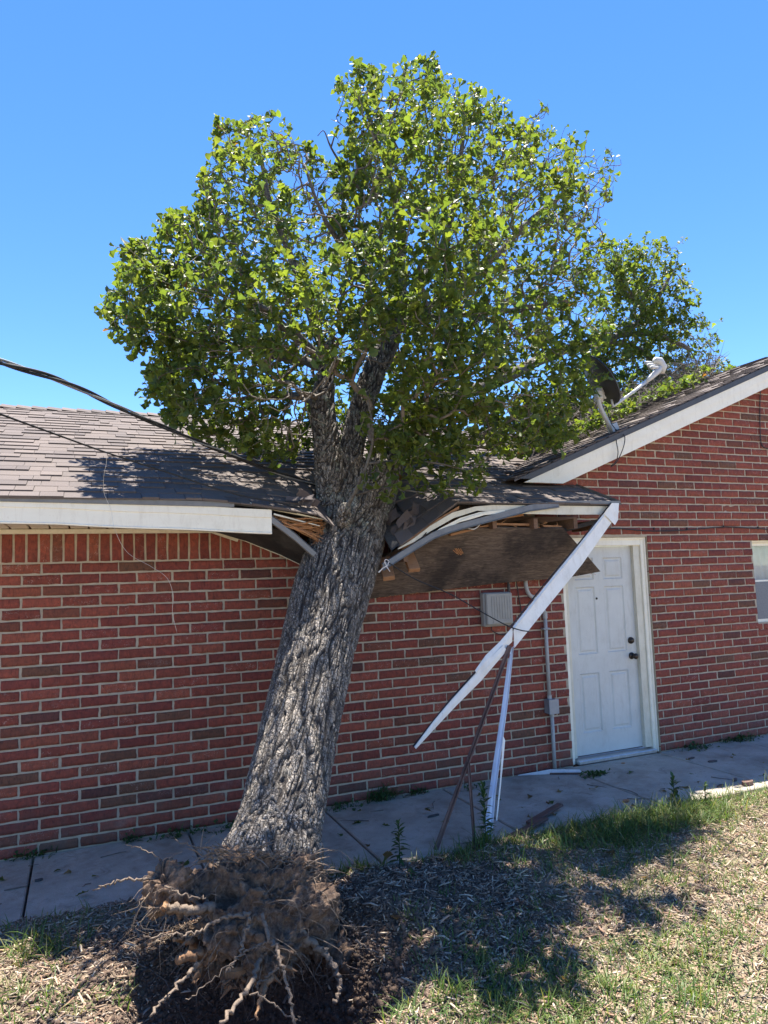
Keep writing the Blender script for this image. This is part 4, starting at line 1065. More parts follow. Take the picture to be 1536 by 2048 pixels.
# twig mesh: three-sided segments
seg = [(APar[j], j) for j in range(k0, nl)]
A = AP[[s[0] for s in seg]]; B = AP[[s[1] for s in seg]]
ra = np.minimum(rad[[s[0] for s in seg]], rad[[s[1] for s in seg]]*1.25); rb = rad[[s[1] for s in seg]]
D = B-A; D /= np.linalg.norm(D, axis=1)[:, None]+1e-9
s1 = np.cross(D, np.array([.3, .2, .93])); s1 /= np.linalg.norm(s1, axis=1)[:, None]+1e-9; s2 = np.cross(D, s1)
VV = []
for (P_, r_) in ((A, ra), (B, rb)):
    for k in range(4):
        a = math.pi/2*k; VV.append(P_+(s1*math.cos(a)+s2*math.sin(a))*r_[:, None])
VV = np.stack(VV, 1); f = np.array([(k, (k+1) % 4, 4+(k+1) % 4, 4+k) for k in range(4)])
M['twig'] = simple('twig_bark', (.10, .08, .065), (.20, .17, .14), 40, .85, bd=.001)
np_mesh('twigs', VV.reshape(-1, 3), (f[None]+(np.arange(len(seg))*8)[:, None, None]).reshape(-1, 4), M['twig'], oak, False)['kind'] = 'stuff'
M['limb'] = simple('limb_bark', (.05, .042, .036), (.11, .097, .084), 34, .9, bd=.006, bs=60, c3=(.17, .165, .14))
for P, rr in limb_meshes:
    k = MB(); k.tube(P, rr, 9); k.build('limb', M['limb'], oak, True)

# leaves: blackjack oak, wedge shaped with three shallow lobes at the broad tip
LS = np.array([0, .12, .34, .56, .72, .80, .88, .95, 1.0]); LW = np.array([.012, .05, .10, .19, .36, .45, .30, .27, .06])
def leaves(C, Dr, Nm, L, cols, curl=.18):
    n = len(C); Dr /= np.linalg.norm(Dr, axis=1)[:, None]+1e-9
    S = np.cross(Dr, Nm); S /= np.linalg.norm(S, axis=1)[:, None]+1e-9; Nn = np.cross(S, Dr)
    fold = rng.uniform(.05, .55, n); cu = rng.normal(.10, curl, n); asym = rng.normal(1, .12, (n, 2)); wav = rng.normal(0, .05, (n, len(LS)))
    pts = []
    for k, (s, wd) in enumerate(zip(LS, LW)):
        mid = C+Dr*(L*s)[:, None]-Nn*(L*cu*s*s)[:, None]
        for sg, ai in ((-1, 0), (0, 0), (1, 1)):
            lobe = .06 if k in (4, 5) else (-.05 if k == 6 else 0)
            ww = wd*asym[:, ai]*abs(sg)
            pts.append(mid+S*(sg*ww*L*np.cos(fold))[:, None]+Nn*((ww*np.sin(fold)+wav[:, k]*abs(sg))*L)[:, None]+Dr*(lobe*abs(sg)*L)[:, None])
    V = np.stack(pts, 1); f = []
    for k in range(len(LS)-1): f += [(3*k, 3*k+1, 3*k+4, 3*k+3), (3*k+1, 3*k+2, 3*k+5, 3*k+4)]
    m_ = 3*len(LS)
    return V.reshape(-1, 3), (np.array(f)[None]+(np.arange(n)*m_)[:, None, None]).reshape(-1, 4), np.repeat(np.concatenate([cols, np.ones((n, 1))], 1), m_, 0)
LC, LD = [], []
for e in ends:
    tip = AP[e]; par = APar[e]; g = APar[par] if par >= 0 else par
    base = AP[g] if g >= 0 else AP[par]; ax = tip-base; ax = ax/(np.linalg.norm(ax)+1e-9)
    for k in range(random.choice((5, 7, 8, 9, 10, 12))):
        t = random.random()**1.6; c = tip*(1-t)+(AP[par] if t < .5 else base)*t
        o = rng.normal(0, 1, 3); o -= ax*(o@ax); o /= np.linalg.norm(o)+1e-9
        LC.append(c); LD.append(ax*random.uniform(.2, .9)+o*random.uniform(.5, 1.1)+np.array([0, 0, random.uniform(-.35, .25)]))
    j = par
    for k in range(2):
        if j >= k0 and cnt[j] <= 3 and random.random() < .5:
            o = rng.normal(0, 1, 3); LC.append(AP[j]); LD.append(o/np.linalg.norm(o)+np.array([0, 0, .1]))
        j = APar[j] if j >= 0 else j
LC = np.array(LC); LD = np.array(LD); n = len(LC)
# gaps in the crown where the light falls through
SV = np.array(SUNV); tt = (LC[:, 2]-.9)/SV[2]; H0 = LC-SV*tt[:, None]
gap = fbm(np.stack([H0[:, 0]*2.1, H0[:, 1]*2.1, np.zeros(len(LC))], 1), 2, 131)
rel = LC-CAM; zc = rel@CF; uv = np.stack([768+F_PX*(rel@CR)/zc, 1024-F_PX*(rel@CU)/zc], 1)
fkm = poly_inside(uv, FORK) & (LC[:, 1] < .30) & ~((LC[:, 1] < -.62) & (uv[:, 1] > 800)) & (rng.random(len(LC)) < .84)
gap2 = fbm(np.stack([H0[:, 0]*5.2, H0[:, 1]*5.2, np.full(len(LC), 4.4)], 1), 2, 139)
keep = ~fkm & (rng.random(len(LC)) > sstep(gap2, .18, .42)*.8*sstep(LC[:, 2], 3.4, 4.2)) & (rng.random(len(LC)) > sstep(gap, .30, .5)*.9)
lit = []
for zt_, rr_ in ((.25, .20), (.45, .19), (.7, .17), (1.0, .14), (1.25, .15), (1.5, .17), (1.7, .12)):
    c_, r_ = trunk_at(zt_); q_ = np.array((c_.x-.38*r_, c_.y-.85*r_, zt_)); q_ = q_-SV*(zt_-.9)/SV[2]; lit.append((q_[0], q_[1], rr_*1.35))
for (px, py, rr_) in lit:
    keep &= ~(((H0[:, 0]-px)**2+(H0[:, 1]-py)**2 < rr_**2) & (rng.random(len(LC)) < .975))
LC, LD = LC[keep], LD[keep]; n = len(LC)
Nm = rng.normal(0, .75, (n, 3))+np.array([0, -.1, .9])
LP = np.array([(.070, .105, .022), (.082, .122, .026), (.058, .092, .024), (.100, .135, .024), (.075, .100, .020), (.048, .078, .030), (.098, .126, .026)])
cl = LP[rng.integers(0, len(LP), n)]*rng.uniform(.84, 1.16, (n, 1))*np.array([1.55, 1.42, 1.6]); bro = rng.random(n) < .0025; cl[bro] = (.20, .09, .03)
v, f, c = leaves(LC, LD, Nm, np.clip(rng.normal(.063, .017, n), .028, .105), cl)
M['leaf'] = leaf_mat('oak_leaf', .46, .50, 30, (1.85, 1.9, .75))
np_mesh('crown', v, f, M['leaf'], oak, False, c)
print('LEAVES', n, 'TWIGS', len(seg))

# ---- brush of bare twigs heaped on the gable slope
mb = MB()
for k in range(1700):
    u = random.uniform(1050, 1430); t = (u-1060)/340; v = lerp(905, 770, t)-abs(random.gauss(0, 22)); y = random.uniform(.7, 2.2)
    p = W(u, v, y)
    zz = zgab(p.x)+.03; p.z = max(p.z, zz+random.uniform(0, .12)) if p.x > p.y+3.9 else p.z
    d = Vector((random.gauss(0, 1), random.gauss(0, .7), random.gauss(.2, .6))).normalized()*random.uniform(.12, .45)
    q = p+d; q.z = max(q.z, zgab(q.x)+.02); m1 = p.lerp(q, .5)+Vector((random.gauss(0, .03), random.gauss(0, .03), abs(random.gauss(0, .03))))
    mb.tube([p, m1, q], [random.uniform(.003, .007), .003, .0012], 4)
mb.build('dead_branches', M['twig'], oak)['kind'] = 'stuff'

# ---- root ball
def blob(parts, voxel=.010):
    k = MB(); import bmesh
    for c, r, rot in parts:
        bm = bmesh.new(); bmesh.ops.create_icosphere(bm, subdivisions=4, radius=1.0)
        mr = Matrix.Rotation(rot, 3, 'Y'); o = Vector(c)
        k.add([o+mr @ Vector((v.co.x*r[0], v.co.y*r[1], v.co.z*r[2])) for v in bm.verts], [tuple(v.index for v in f.verts) for f in bm.faces]); bm.free()
    me = bpy.data.meshes.new('tmp'); me.from_pydata(k.v, [], k.f); me.update(); o = bpy.data.objects.new('tmp', me); COL.objects.link(o)
    md = o.modifiers.new('r', 'REMESH'); md.mode = 'VOXEL'; md.voxel_size = voxel; md.adaptivity = 0
    ms = o.modifiers.new('s', 'SMOOTH'); ms.factor = .5; ms.iterations = 10
    dg = bpy.context.evaluated_depsgraph_get(); ev = o.evaluated_get(dg); m2 = ev.to_mesh(); n = len(m2.vertices)
    V = np.empty(n*3, np.float32); N = np.empty(n*3, np.float32); m2.vertices.foreach_get('co', V); m2.vertices.foreach_get('normal', N)
    q = np.empty(len(m2.loops), np.int32); m2.loops.foreach_get('vertex_index', q); ev.to_mesh_clear(); bpy.data.objects.remove(o); bpy.data.meshes.remove(me)
    return V.reshape(-1, 3).astype(float), N.reshape(-1, 3).astype(float), q.reshape(-1, 4)
cB = lambda u, v, y: tuple(W(u, v, y-.32))
V, N, Fq = blob([(cB(525, 1815, -1.55), (.29, .26, .26), 0), (cB(560, 1765, -1.38), (.30, .26, .10), .18), (cB(470, 1750, -1.45), (.22, .20, .11), -.1), (cB(385, 1775, -1.50), (.20, .18, .07), .12),
                 (cB(328, 1758, -1.55), (.08, .11, .065), 0), (cB(590, 1840, -1.60), (.17, .24, .17), .4), (cB(622, 1815, -1.5), (.10, .18, .10), .5), (cB(540, 1890, -1.72), (.19, .18, .14), 0), (cB(450, 1850, -1.68), (.17, .16, .12), 0), (cB(625, 1875, -1.7), (.11, .14, .08), .6),
                 (cB(660, 1900, -1.62), (.12, .2, .08), .5), (cB(420, 1905, -1.62), (.10, .14, .09), 0)], .0080)
F1, F2 = voronoi(V*13+fbm(V*8, 2, 11)[:, None]*.3, 21); f1b, f2b = voronoi(V*34, 25)
hh = fbm(V*6, 4, 12)*.065+(.45-F1)*.045+(.4-f1b)*.030+fbm(V*38, 4, 14)*.020+(np.abs(fbm(V*20, 3, 15))-.3)*.03-.01
V = V+N*hh[:, None]
def rootsoil_mat():
    mt, t, b = nt('root_soil'); v = coords(t)
    n1 = noise(t, v, 16, 6, .72, .4); n2 = noise(t, v, 90, 4, .7)
    c = ramp(t, n1, [(.32, (.075, .047, .031)), (.5, (.17, .110, .072)), (.68, (.31, .215, .145))])
    c = mix(t, c, (.55, .5, .46), ramp(t, n2, [(.42, (0, 0, 0)), (.66, (.9, .9, .9))]), 'MULTIPLY')
    t.links.new(c, b.inputs['Base Color']); b.inputs['Roughness'].default_value = .97
    bump(t, b, n2, .012); return mt
M['rootsoil'] = rootsoil_mat()
rb_ = np_mesh('root_ball', V, Fq, M['rootsoil'], oak, False)
M['root'] = simple('root_bark', (.08, .054, .039), (.20, .15, .108), 46, .9, bd=.005, bs=120, c3=(.15, .108, .078))
M['rootcut'] = simple('torn_root', (.16, .085, .045), (.30, .17, .085), 34, .9, (1, 1, 1), bd=.005, bs=70)
def root(L, y0, y1, r0, r1, mt='root', wob=.005, sub=9, n=9):
    P = spline([W(u, v, lerp(y0, y1, i/(len(L)-1))-.32) for i, (u, v) in enumerate(L)], sub); m_ = len(P)
    P = [p+Vector((random.gauss(0, wob), random.gauss(0, wob), random.gauss(0, wob))) for p in P]; r0 *= .70; r1 *= .58
    k = MB(); k.tube(P, [lerp(r0, r1, i/(m_-1))*random.uniform(.88, 1.14) for i in range(m_)], n)
    jt = np.array(k.v); jn = fbm(jt*55, 3, 77)[:, None]; ctr = np.repeat(np.array([tuple(p) for p in P]), n, 0); k.v = [tuple(q) for q in ctr+(jt-ctr)*(1+.25*jn+rng.normal(0, .03, jn.shape))]
    o = k.build('root', M[mt], rb_, True); return P
RP = []
RP.append(root([(500, 1830), (455, 1833), (421, 1850), (378, 1867), (336, 1869), (288, 1877)], -1.80, -1.95, .013, .004))
RP.append(root([(525, 1830), (537, 1871), (552, 1896), (565, 1930), (577, 1981), (588, 2050)], -1.86, -2.25, .012, .009))
RP.append(root([(500, 1835), (488, 1875), (480, 1909), (463, 1934), (453, 1941)], -1.88, -1.98, .011, .004))
RP.append(root([(600, 1865), (632, 1890), (658, 1917), (675, 1951), (680, 1981), (668, 2008)], -1.78, -1.95, .026, .013))
root([(420, 1814), (387, 1821), (355, 1817), (328, 1816)], -1.72, -1.78, .034, .024); root([(331, 1816), (326, 1816)], -1.78, -1.785, .022, .018, 'rootcut')
root([(455, 1895), (421, 1905), (387, 1911), (357, 1916)], -1.72, -1.82, .036, .030, 'rootcut', .006)
root([(440, 1900), (410, 1925), (390, 1950), (385, 1968)], -1.75, -1.85, .030, .004, 'rootcut', .008)
root([(400, 1890), (372, 1880), (352, 1878)], -1.66, -1.7, .03, .016, 'rootcut', .008)
RP.append(root([(518, 1915), (505, 1960), (480, 1998), (444, 2048)], -1.85, -2.30, .016, .012))
RP.append(root([(310, 1758), (281, 1759), (243, 1761), (213, 1771), (184, 1782)], -1.55, -1.60, .010, .004))
root([(330, 1770), (357, 1786), (387, 1795), (410, 1796)], -1.78, -1.80, .006, .005)
root([(540, 1878), (514, 1895), (488, 1906), (463, 1926), (404, 1976), (370, 2002)], -1.92, -2.0, .006, .003)
root([(560, 1935), (522, 1964), (513, 1977)], -1.95, -2.0, .007, .004)
root([(710, 1880), (742, 1900), (764, 1926), (778, 1960)], -1.75, -1.85, .008, .004)
root([(577, 1722), (620, 1733), (650, 1742), (671, 1750)], -1.5, -1.45, .006, .003)
root([(350, 1680), (400, 1698), (430, 1710)], -1.35, -1.4, .004, .007)
root([(250, 1690), (290, 1700), (325, 1722)], -1.4, -1.5, .003, .005)
root([(395, 1925), (360, 1965), (330, 2000), (300, 2030)], -1.85, -2.05, .012, .008)
root([(500, 1985), (540, 2000), (580, 2036), (600, 2034)], -2.1, -2.2, .006, .003)
root([(540, 1955), (520, 2000), (512, 2040)], -1.95, -2.15, .02, .006, 'rootcut')
mb = MB()                                 # torn wood at the broken tap root
c0_ = W(515, 1948, -2.12)
for k in range(60):
    a = c0_+Vector((random.uniform(-.17, .15), random.uniform(-.06, .06), random.uniform(-.02, .03))); mb.tube([a, a+Vector((random.uniform(-.05, .05), random.uniform(-.05, .0), random.uniform(-.05, .02)))], [random.uniform(.006, .014), .002], 5)
mb.box(c0_+Vector((0, .03, .02)), (.30, .10, .05), Matrix.Rotation(.1, 3, 'Y'), 0, .012)
mb.build('torn_stump', M['rootcut'], rb_)
mb = MB()
for k in range(430):
    i = random.randrange(len(V)); p = Vector(V[i]); nn = Vector(N[i])
    if nn.y > .2: continue
    L = random.uniform(.04, .20)*random.choice((1, 1, .6)); d = (nn*.8+Vector((random.gauss(0, .7), random.gauss(-.2, .3), random.gauss(-.35, .6)))).normalized()
    P = [p-nn*.01, p+d*L*.4, p+d*L*.75+Vector((random.gauss(0, .02), random.gauss(0, .02), -.02)), p+d*L+Vector((random.gauss(0, .04), random.gauss(0, .02), -.05*L/.1))]
    mb.tube(spline(P, 3), [lerp(random.uniform(.0012, .0032), .0006, q/9) for q in range(10)], 4)
for k in range(160):                       # matted fibres and bark shreds along the top rim
    u = random.uniform(400, 660); p = W(u, lerp(1702, 1745, max(0, (u-520)/140))+random.uniform(-8, 22), -1.94+random.uniform(0, .1))
    d = Vector((random.gauss(0, 1), random.gauss(-.2, .4), random.gauss(0, .35))).normalized()*random.uniform(.03, .12)
    mb.tube([p, p+d*.5+Vector((0, 0, .008)), p+d], [.003, .004, .001], 4)
mb.build('root_hairs', M['root'], rb_)['kind'] = 'stuff'

# ================================================================== torn pieces hanging at the eave
def slab_px(name, top, bot, y_top, y_bot, mt, th=.012):
    # sheet on one tilted plane: y from y_top at height z_top to y_bot at z_bot
    return None
pn0 = W(1000, 1056, -.50); pn1 = W(1000, 1166, -.10); pn2 = W(1128, 1057, -.50)
pnn = (pn2-pn0).cross(pn1-pn0).normalized()
def on_ply(u, v):
    d = Vector(_ray(u, v)); C = Vector(CAM); t = (pn0-C).dot(pnn)/d.dot(pnn); return C+d*t
ply = thing('plywood_sheet', 'water stained brown plywood soffit sheet hanging down between trunk and door', 'plywood', pn0)
out = [(748, 1128), (800, 1094), (840, 1074), (885, 1060), (1000, 1055), (1060, 1057), (1126, 1056), (1163, 1098), (1201, 1143), (1165, 1150), (1130, 1156), (1060, 1161), (1000, 1166), (900, 1178), (820, 1188), (735, 1198), (738, 1160)]
mb = MB(); q = [on_ply(u, v) for u, v in out]
if pnn.y > 0: pnn = -pnn
mb.slab(q[::-1], pnn, .014); mb.build('panel', M['ply'], ply)
mb = MB()
for k in range(16):
    p = on_ply(908+k*1.5+random.uniform(-3, 3), 1098+random.uniform(-2, 2))+pnn*.003; e = on_ply(914+k*1.5, 1108+random.uniform(-3, 3))+pnn*.003
    if k < 9: mb.bar(p, e, .006, .003, pnn)
for k in range(60):
    t = random.random(); p = on_ply(lerp(760, 1195, t), lerp(1194, 1146, t)+random.uniform(-1, 1)); mb.tube([p, p+Vector((random.uniform(-.03, .03), 0, -random.uniform(.002, .012)))], [.0025, .0008], 4)
mb.build('bare_splinters', M['splinter'], ply)['kind'] = 'stuff'

hb = thing('hanging_trim', 'long white metal fascia cover torn loose and slanting down from the eave corner', 'trim board', W(1232, 1010, -.64))
def face_strip(Ls, Rs, prof=((0, 0), (.12, .010), (.2, .002), (1, .0)), th=.003):
    k = MB(); rows = []; P = [W(*a) for a in Ls]; Q = [W(*a) for a in Rs]
    for i in range(len(P)):
        nn = Vector((0, -1, 0)); rows.append([P[i].lerp(Q[i], t)+nn*d for t, d in prof])
    k.strip(rows); back = [[p+Vector((0, th, 0)) for p in r][::-1] for r in rows]; k.strip(back)
    k.strip([[r[0] for r in rows], [b_[-1] for b_ in back]][::-1]); k.strip([[r[-1] for r in rows], [b_[0] for b_ in back]])
    k.strip([back[0][::-1], rows[0]]); k.strip([rows[-1], back[-1][::-1]])
    return k
face_strip([(1223, 1008, -.645), (1150, 1099, -.70), (1087, 1176, -.78), (1026, 1253, -.88)], [(1238, 1024, -.645), (1164, 1129, -.71), (1101, 1206, -.79), (1029, 1296, -.90)]).build('board', M['whiteboard'], hb)
face_strip([(1224, 1006, -.66), (1215, 1018, -.665), (1208, 1028, -.67)], [(1238, 1006, -.64), (1236, 1040, -.66), (1230, 1050, -.67)], ((0, 0), (1, 0))).build('board_end', M['whiteboard'], hb)
face_strip([(1025, 1254, -.895), (1000, 1283, -.91), (972, 1310, -.93), (950, 1341, -.95)], [(1024, 1284, -.90), (1000, 1308, -.92), (976, 1328, -.94), (953, 1349, -.95)], ((0, 0), (.5, .006), (1, 0))).build('board_splinter', M['whiteboard'], hb)
face_strip([(1006, 1291, -.93), (956, 1342, -.945), (905, 1398, -.96), (866, 1444, -.97), (829, 1494, -.98)], [(1014, 1301, -.93), (962, 1362, -.945), (914, 1410, -.96), (880, 1446, -.97), (832, 1498, -.98)], ((0, 0), (.4, .004), (1, 0)), .008).build('board_splinter', M['whiteboard'], hb)
mb = MB()
mb.tube([W(1021, 1254, -.87), W(1085, 1173, -.77), W(1150, 1096, -.69), W(1222, 1006, -.63)], .006, 5)
mb.tube([W(826, 1493, -.97), W(902, 1397, -.95), W(953, 1341, -.94)], .006, 5); mb.build('wood_backing', M['darkply'], hb)

g0 = G(979, 1672); t0 = W(1023, 1284, -.905)
ms = thing('metal_strip', 'bluish white bent metal strip standing on end under the torn fascia cover', 'metal strip', g0)
k = face_strip([(1016, 1320, -.915), (1003, 1420, -.96), (986, 1530, -1.03), (975, 1610, -1.09), (968, 1672, -1.14)], [(1028, 1284, -.905), (1017, 1395, -.95), (1004, 1490, -1.02), (991, 1585, -1.09), (984, 1672, -1.14)], ((0, 0), (.3, .012), (.36, -.004), (.7, -.002), (.78, .014), (1, .004)), .003)
k.build('strip', M['bluemetal'], ms)
k = face_strip([(1004, 1470, -1.00), (998, 1560, -1.06), (990, 1640, -1.12)], [(1008, 1480, -1.0), (1000, 1565, -1.06), (992, 1640, -1.12)], ((0, .014), (1, .016))); k.build('torn_flange', M['whiteboard'], ms)
def rod_thing(name, label, cat, pts, wd, th, mt):
    t_ = thing(name, label, cat, pts[-1]); mb = MB()
    for a, b_ in zip(pts, pts[1:]): mb.bar(a, b_, wd, th, (0, -1, .3), bev=.002)
    mb.build('bar', M[mt], t_)
    mb = MB(); mb.bar(pts[0]+Vector((.012, .004, 0)), pts[-1]+Vector((.012, .004, .0)), .004, .022, (0, -1, .3)); mb.build('flange', M[mt], t_); return t_
rod_thing('metal_bar', 'long brown edge metal bar propped aslant left of the bluish white strip', 'metal bar', [W(1019, 1292, -.93), W(950, 1485, -1.03), G(871, 1700)], .034, .008, 'rust')
rod_thing('metal_rod', 'thin short brown metal rod standing between the brown bar and the pale strip', 'metal rod', [W(935, 1515, -1.06), G(948, 1690)], .014, .008, 'rust')
def cable(name, label, cat, pts, r, mt='black', sub=8, part='strand'):
    P = spline(pts, sub); t_ = thing(name, label, cat, P[0]); mb = MB(); mb.tube(P, r, 7); mb.build(part, M[mt], t_, True); return t_, P
cable('loose_cable', 'thin black cable slung from the trunk to the slanting white fascia cover', 'cable', [W(772, 1122, -.66), W(830, 1158, -.70), W(900, 1188, -.76), W(960, 1222, -.83), W(1012, 1250, -.90), W(1040, 1260, -.93), W(1058, 1263, -.90)], .0045)
t_, P = cable('wire_scrap', 'crossed scraps of pale wire at the lower end of the bent edge metal', 'wire', [W(770, 1123, -.67), W(774, 1134, -.68), W(780, 1143, -.68)], .003, 'wire')
mb = MB(); mb.tube([W(778, 1123, -.67), W(775, 1131, -.68), W(766, 1136, -.67), W(757, 1145, -.66)], [.003, .003, .004, .006], 5); mb.tube(spline([W(768, 1127, -.67), W(771, 1119, -.68), W(777, 1121, -.67)], 4), .003, 5); mb.build('strand', M['wire'], t_)

# ---- overhead lines
a_pts = [W(-60, 700, -2.75), W(0, 723, -2.5), (W(130, 765, -1.95)), W(250, 820, -1.45), W(360, 868, -1.0), W(450, 905, -.62), W(545, 942, -.30), W(652, 975, -.02)]
P = spline(a_pts, 14)
sc = thing('service_cable', 'thick twisted overhead service cable sweeping down across the roof to the trunk', 'cable', P[-1])
for j, (mt, rr) in enumerate((('black', .0070), ('black', .0070), ('alum', .0058))):
    Q = []
    for i, p in enumerate(P):
        d = (P[min(i+1, len(P)-1)]-P[max(i-1, 0)]).normalized(); s_ = d.cross(Vector((0, 0, 1))).normalized(); u_ = s_.cross(d)
        a = i*.22+j*2*math.pi/3; Q.append(p+(s_*math.cos(a)+u_*math.sin(a))*.0086)
    mb = MB(); mb.tube(Q, rr, 7); mb.build('strand', M[mt], sc, True)
cable('phone_line', 'thin dark overhead line sagging over the lower roof below the thick cable', 'cable', [W(-60, 805, -1.9), W(0, 828, -1.7), W(110, 868, -1.25), W(210, 904, -.95), W(330, 943, -.75), W(460, 985, -.65), W(560, 1006, -.60), W(640, 1026, -.52)], .0055)
cable('hanging_wire', 'fine pale wire dangling from the thin line over the eave onto the brick', 'wire', [W(212, 905, -.95), W(213, 925, -.93), W(208, 950, -.9), W(208, 985, -.86), W(222, 1020, -.84), W(230, 1060, -.83), W(255, 1105, -.80), W(302, 1133, -.78), W(334, 1156, -.76), W(346, 1190, -.75), W(345, 1225, -.74), W(354, 1266, -.73)], .0010, 'alum')
# ---- cables clipped to the gable wall
t_, P = cable('wall_cable', 'black cable stapled along the brick above the door and window', 'cable', [W(1190, 1058, -.012), W(1236, 1057, -.012), W(1300, 1062, -.012), W(1375, 1060, -.012), W(1447, 1054, -.012), W(1516, 1057, -.012), W(1570, 1060, -.012), W(1640, 1052, -.012)], .0055)
mb = MB()
for u, v in ((1308, 1057), (1374, 1057), (1447, 1053), (1516, 1055)): p = W(u, v, -.010); mb = MB(); mb.box(p, (.012, .018, .022), None, 0, .003); mb.build('staple', M['black'], t_)
cable('drop_cable', 'black cable hanging in a loop down the brick near the right edge', 'cable', [W(1521, 778, -.02), W(1520, 800, -.012), W(1520, 850, -.012), W(1522, 884, -.012), W(1530, 896, -.012), W(1545, 897, -.012), W(1570, 890, -.012)], .005)

# ---- satellite dish on the gable slope
fx = W(1228, 868, .02); fz = zgab(fx.x)
dsh = thing('satellite_dish', 'dark grey satellite dish with a pale three headed arm on the gable roof edge', 'satellite dish', (fx.x, .02, fz))
yd = .03
mb = MB(); tl = math.atan(A_); rt = Matrix.Rotation(-tl, 3, 'Y')
mb.box(Vector((fx.x+.03, yd, fz+.012)), (.22, .10, .008), rt, 0, .003)
mb.box(Vector((fx.x+.0, yd-.03, fz+.045)), (.09, .006, .08), rt, 0, .002); mb.box(Vector((fx.x+.0, yd+.03, fz+.045)), (.09, .006, .08), rt, 0, .002)
mb.build('mount_foot', M['dishlight'], dsh)
mast = spline([W(1228, 866, yd), W(1215, 843, yd), W(1203, 820, yd), W(1198, 805, yd), W(1197, 790, yd)], 6)
mb = MB(); mb.tube(mast, .022, 14); mb.build('mast', M['dishlight'], dsh, True)
ct = W(1205, 761, yd+.02)
e1, e2 = W(1175, 712, yd+.02), W(1231, 806, yd+.02)
major = (e1-e2); rmaj = major.length/2; ct = e1.lerp(e2, .5); ua = major.normalized()
toC = (Vector(CAM)-ct).normalized()
sdir = ua.cross(toC).normalized()
if sdir.x < 0: sdir = -sdir
nrm = (sdir*.90-toC*.42).normalized(); nrm = (nrm-ua*nrm.dot(ua)).normalized()
vb = nrm.cross(ua).normalized()
def dish_pt(r, a, back=0.0): return ct+ua*(r*rmaj*math.cos(a))+vb*(r*rmaj*.94*math.sin(a))+nrm*((r*r-1)*.10*rmaj*1.6-back)
mb = MB(); NA = 44
fr = [[dish_pt(r, 2*math.pi*j/NA) for j in range(NA)] for r in (.02, .25, .5, .75, .93, 1.0)]
rim = [[dish_pt(1.02, 2*math.pi*j/NA, .0) for j in range(NA)], [dish_pt(1.02, 2*math.pi*j/NA, .018) for j in range(NA)]]
bk = [[dish_pt(r, 2*math.pi*j/NA, .012) for j in range(NA)] for r in (1.0, .93, .75, .5, .25, .02)]
mb.strip(fr+rim+bk, 0, True); mb.add(fr[0], [tuple(range(NA))]); mb.add(bk[-1], [tuple(range(NA))[::-1]])
mb.build('reflector', M['dish'], dsh, True)
mb = MB(); bc = dish_pt(.35, math.pi, .03)
top_m = mast[-1]
mb.bar(top_m-Vector((0, 0, .05)), top_m.lerp(bc, .9)+Vector((0, 0, .02)), .06, .10, (0, 0, 1), bev=.01)
mb.box(dish_pt(.42, math.pi, .045), (.12, .09, .02), Matrix((ua, vb, nrm)).transposed(), 0, .005)
mb.box(top_m+Vector((0, 0, .0)), (.07, .075, .09), None, 0, .012); mb.build('bracket', M['dishlight'], dsh)
ya = yd-.02
arm = [W(1223, 799, ya), W(1226, 813, ya), W(1236, 806, ya), W(1262, 787, ya), W(1292, 764, ya)]
mb = MB(); mb.tube(arm, [.012, .014, .015, .015, .016], 8)
mb.tube([W(1292, 764, ya), W(1303, 754, ya), W(1316, 742, ya), W(1322, 730, ya)], [.018, .028, .034, .026], 10); mb.build('arm', M['dishlight'], dsh, True)
mb = MB(); p = W(1320, 731, ya)
mb.tube([W(1309, 720, ya), W(1318, 722, ya), W(1326, 735, ya), W(1324, 745, ya)], [.03, .045, .045, .028], 12); mb.build('head_block', M['dishlight'], dsh, True)
for k in range(3):
    a = W(1314+k*1.0, 726+k*4.5, ya+.07-.07*k); b_ = W(1291+k*5.5, 726+k*4.5, ya+.07-.07*k)
    mb = MB(); mb.tube([a, a.lerp(b_, .45), a.lerp(b_, .55), b_], [.012, .012, .019, .019], 12); mb.build('feed_horn', M['dishlight'], dsh, True)
cable('dish_cable', 'pair of black coaxial cables looping from the dish foot over the white rake board', 'cable', [W(1212, 812, -.0), W(1222, 845, -.02), W(1231, 860, -.05), W(1233, 885, -.19), W(1236, 905, -.2), W(1232, 922, -.19), W(1222, 932, -.165)], .0045)
o2 = [o for o in bpy.data.objects if o.name == 'dish_cable'][0]
mb = MB(); mb.tube(spline([W(1231, 858, -.05), W(1240, 866, -.1), W(1249, 872, -.19), W(1248, 890, -.2), W(1240, 912, -.2), W(1232, 926, -.19), W(1222, 934, -.165)], 8), .0045, 7); mb.build('strand', M['black'], o2, True)

# ---- service box and conduit on the wall
bx0, bz0 = W(970, 1186, -.09), W(1027, 1251, -.09)
xa, xb, zb, zt = bx0.x-.005, bz0.x, bz0.z, bx0.z
ub = thing('utility_box', 'grey plastic service box with a ribbed lid on the brick left of the conduit', 'utility box', ((xa+xb)/2, -.05, zb))
mb = MB(); mb.box(((xa+xb)/2, -.035, (zb+zt)/2), (xb-xa, .068, zt-zb), None, 0, .012); mb.build('body', M['greyplastic'], ub)
mb = MB(); mb.box(((xa+xb)/2+.004, -.084, (zb+zt)/2+.006), (xb-xa-.012, .030, zt-zb-.02), None, 0, .010)
for k in range(8):
    x = lerp(xa+.065, xb-.03, k/7); mb.box((x, -.100, lerp(zb, zt, .56)), (.008, .006, (zt-zb)*.68), None, 0, .002)
mb.box(((xa+xb)/2+.02, -.1005, zb+.045), (xb-xa-.10, .006, .03), None, 0, .002); mb.build('lid', M['greyplastic'], ub)
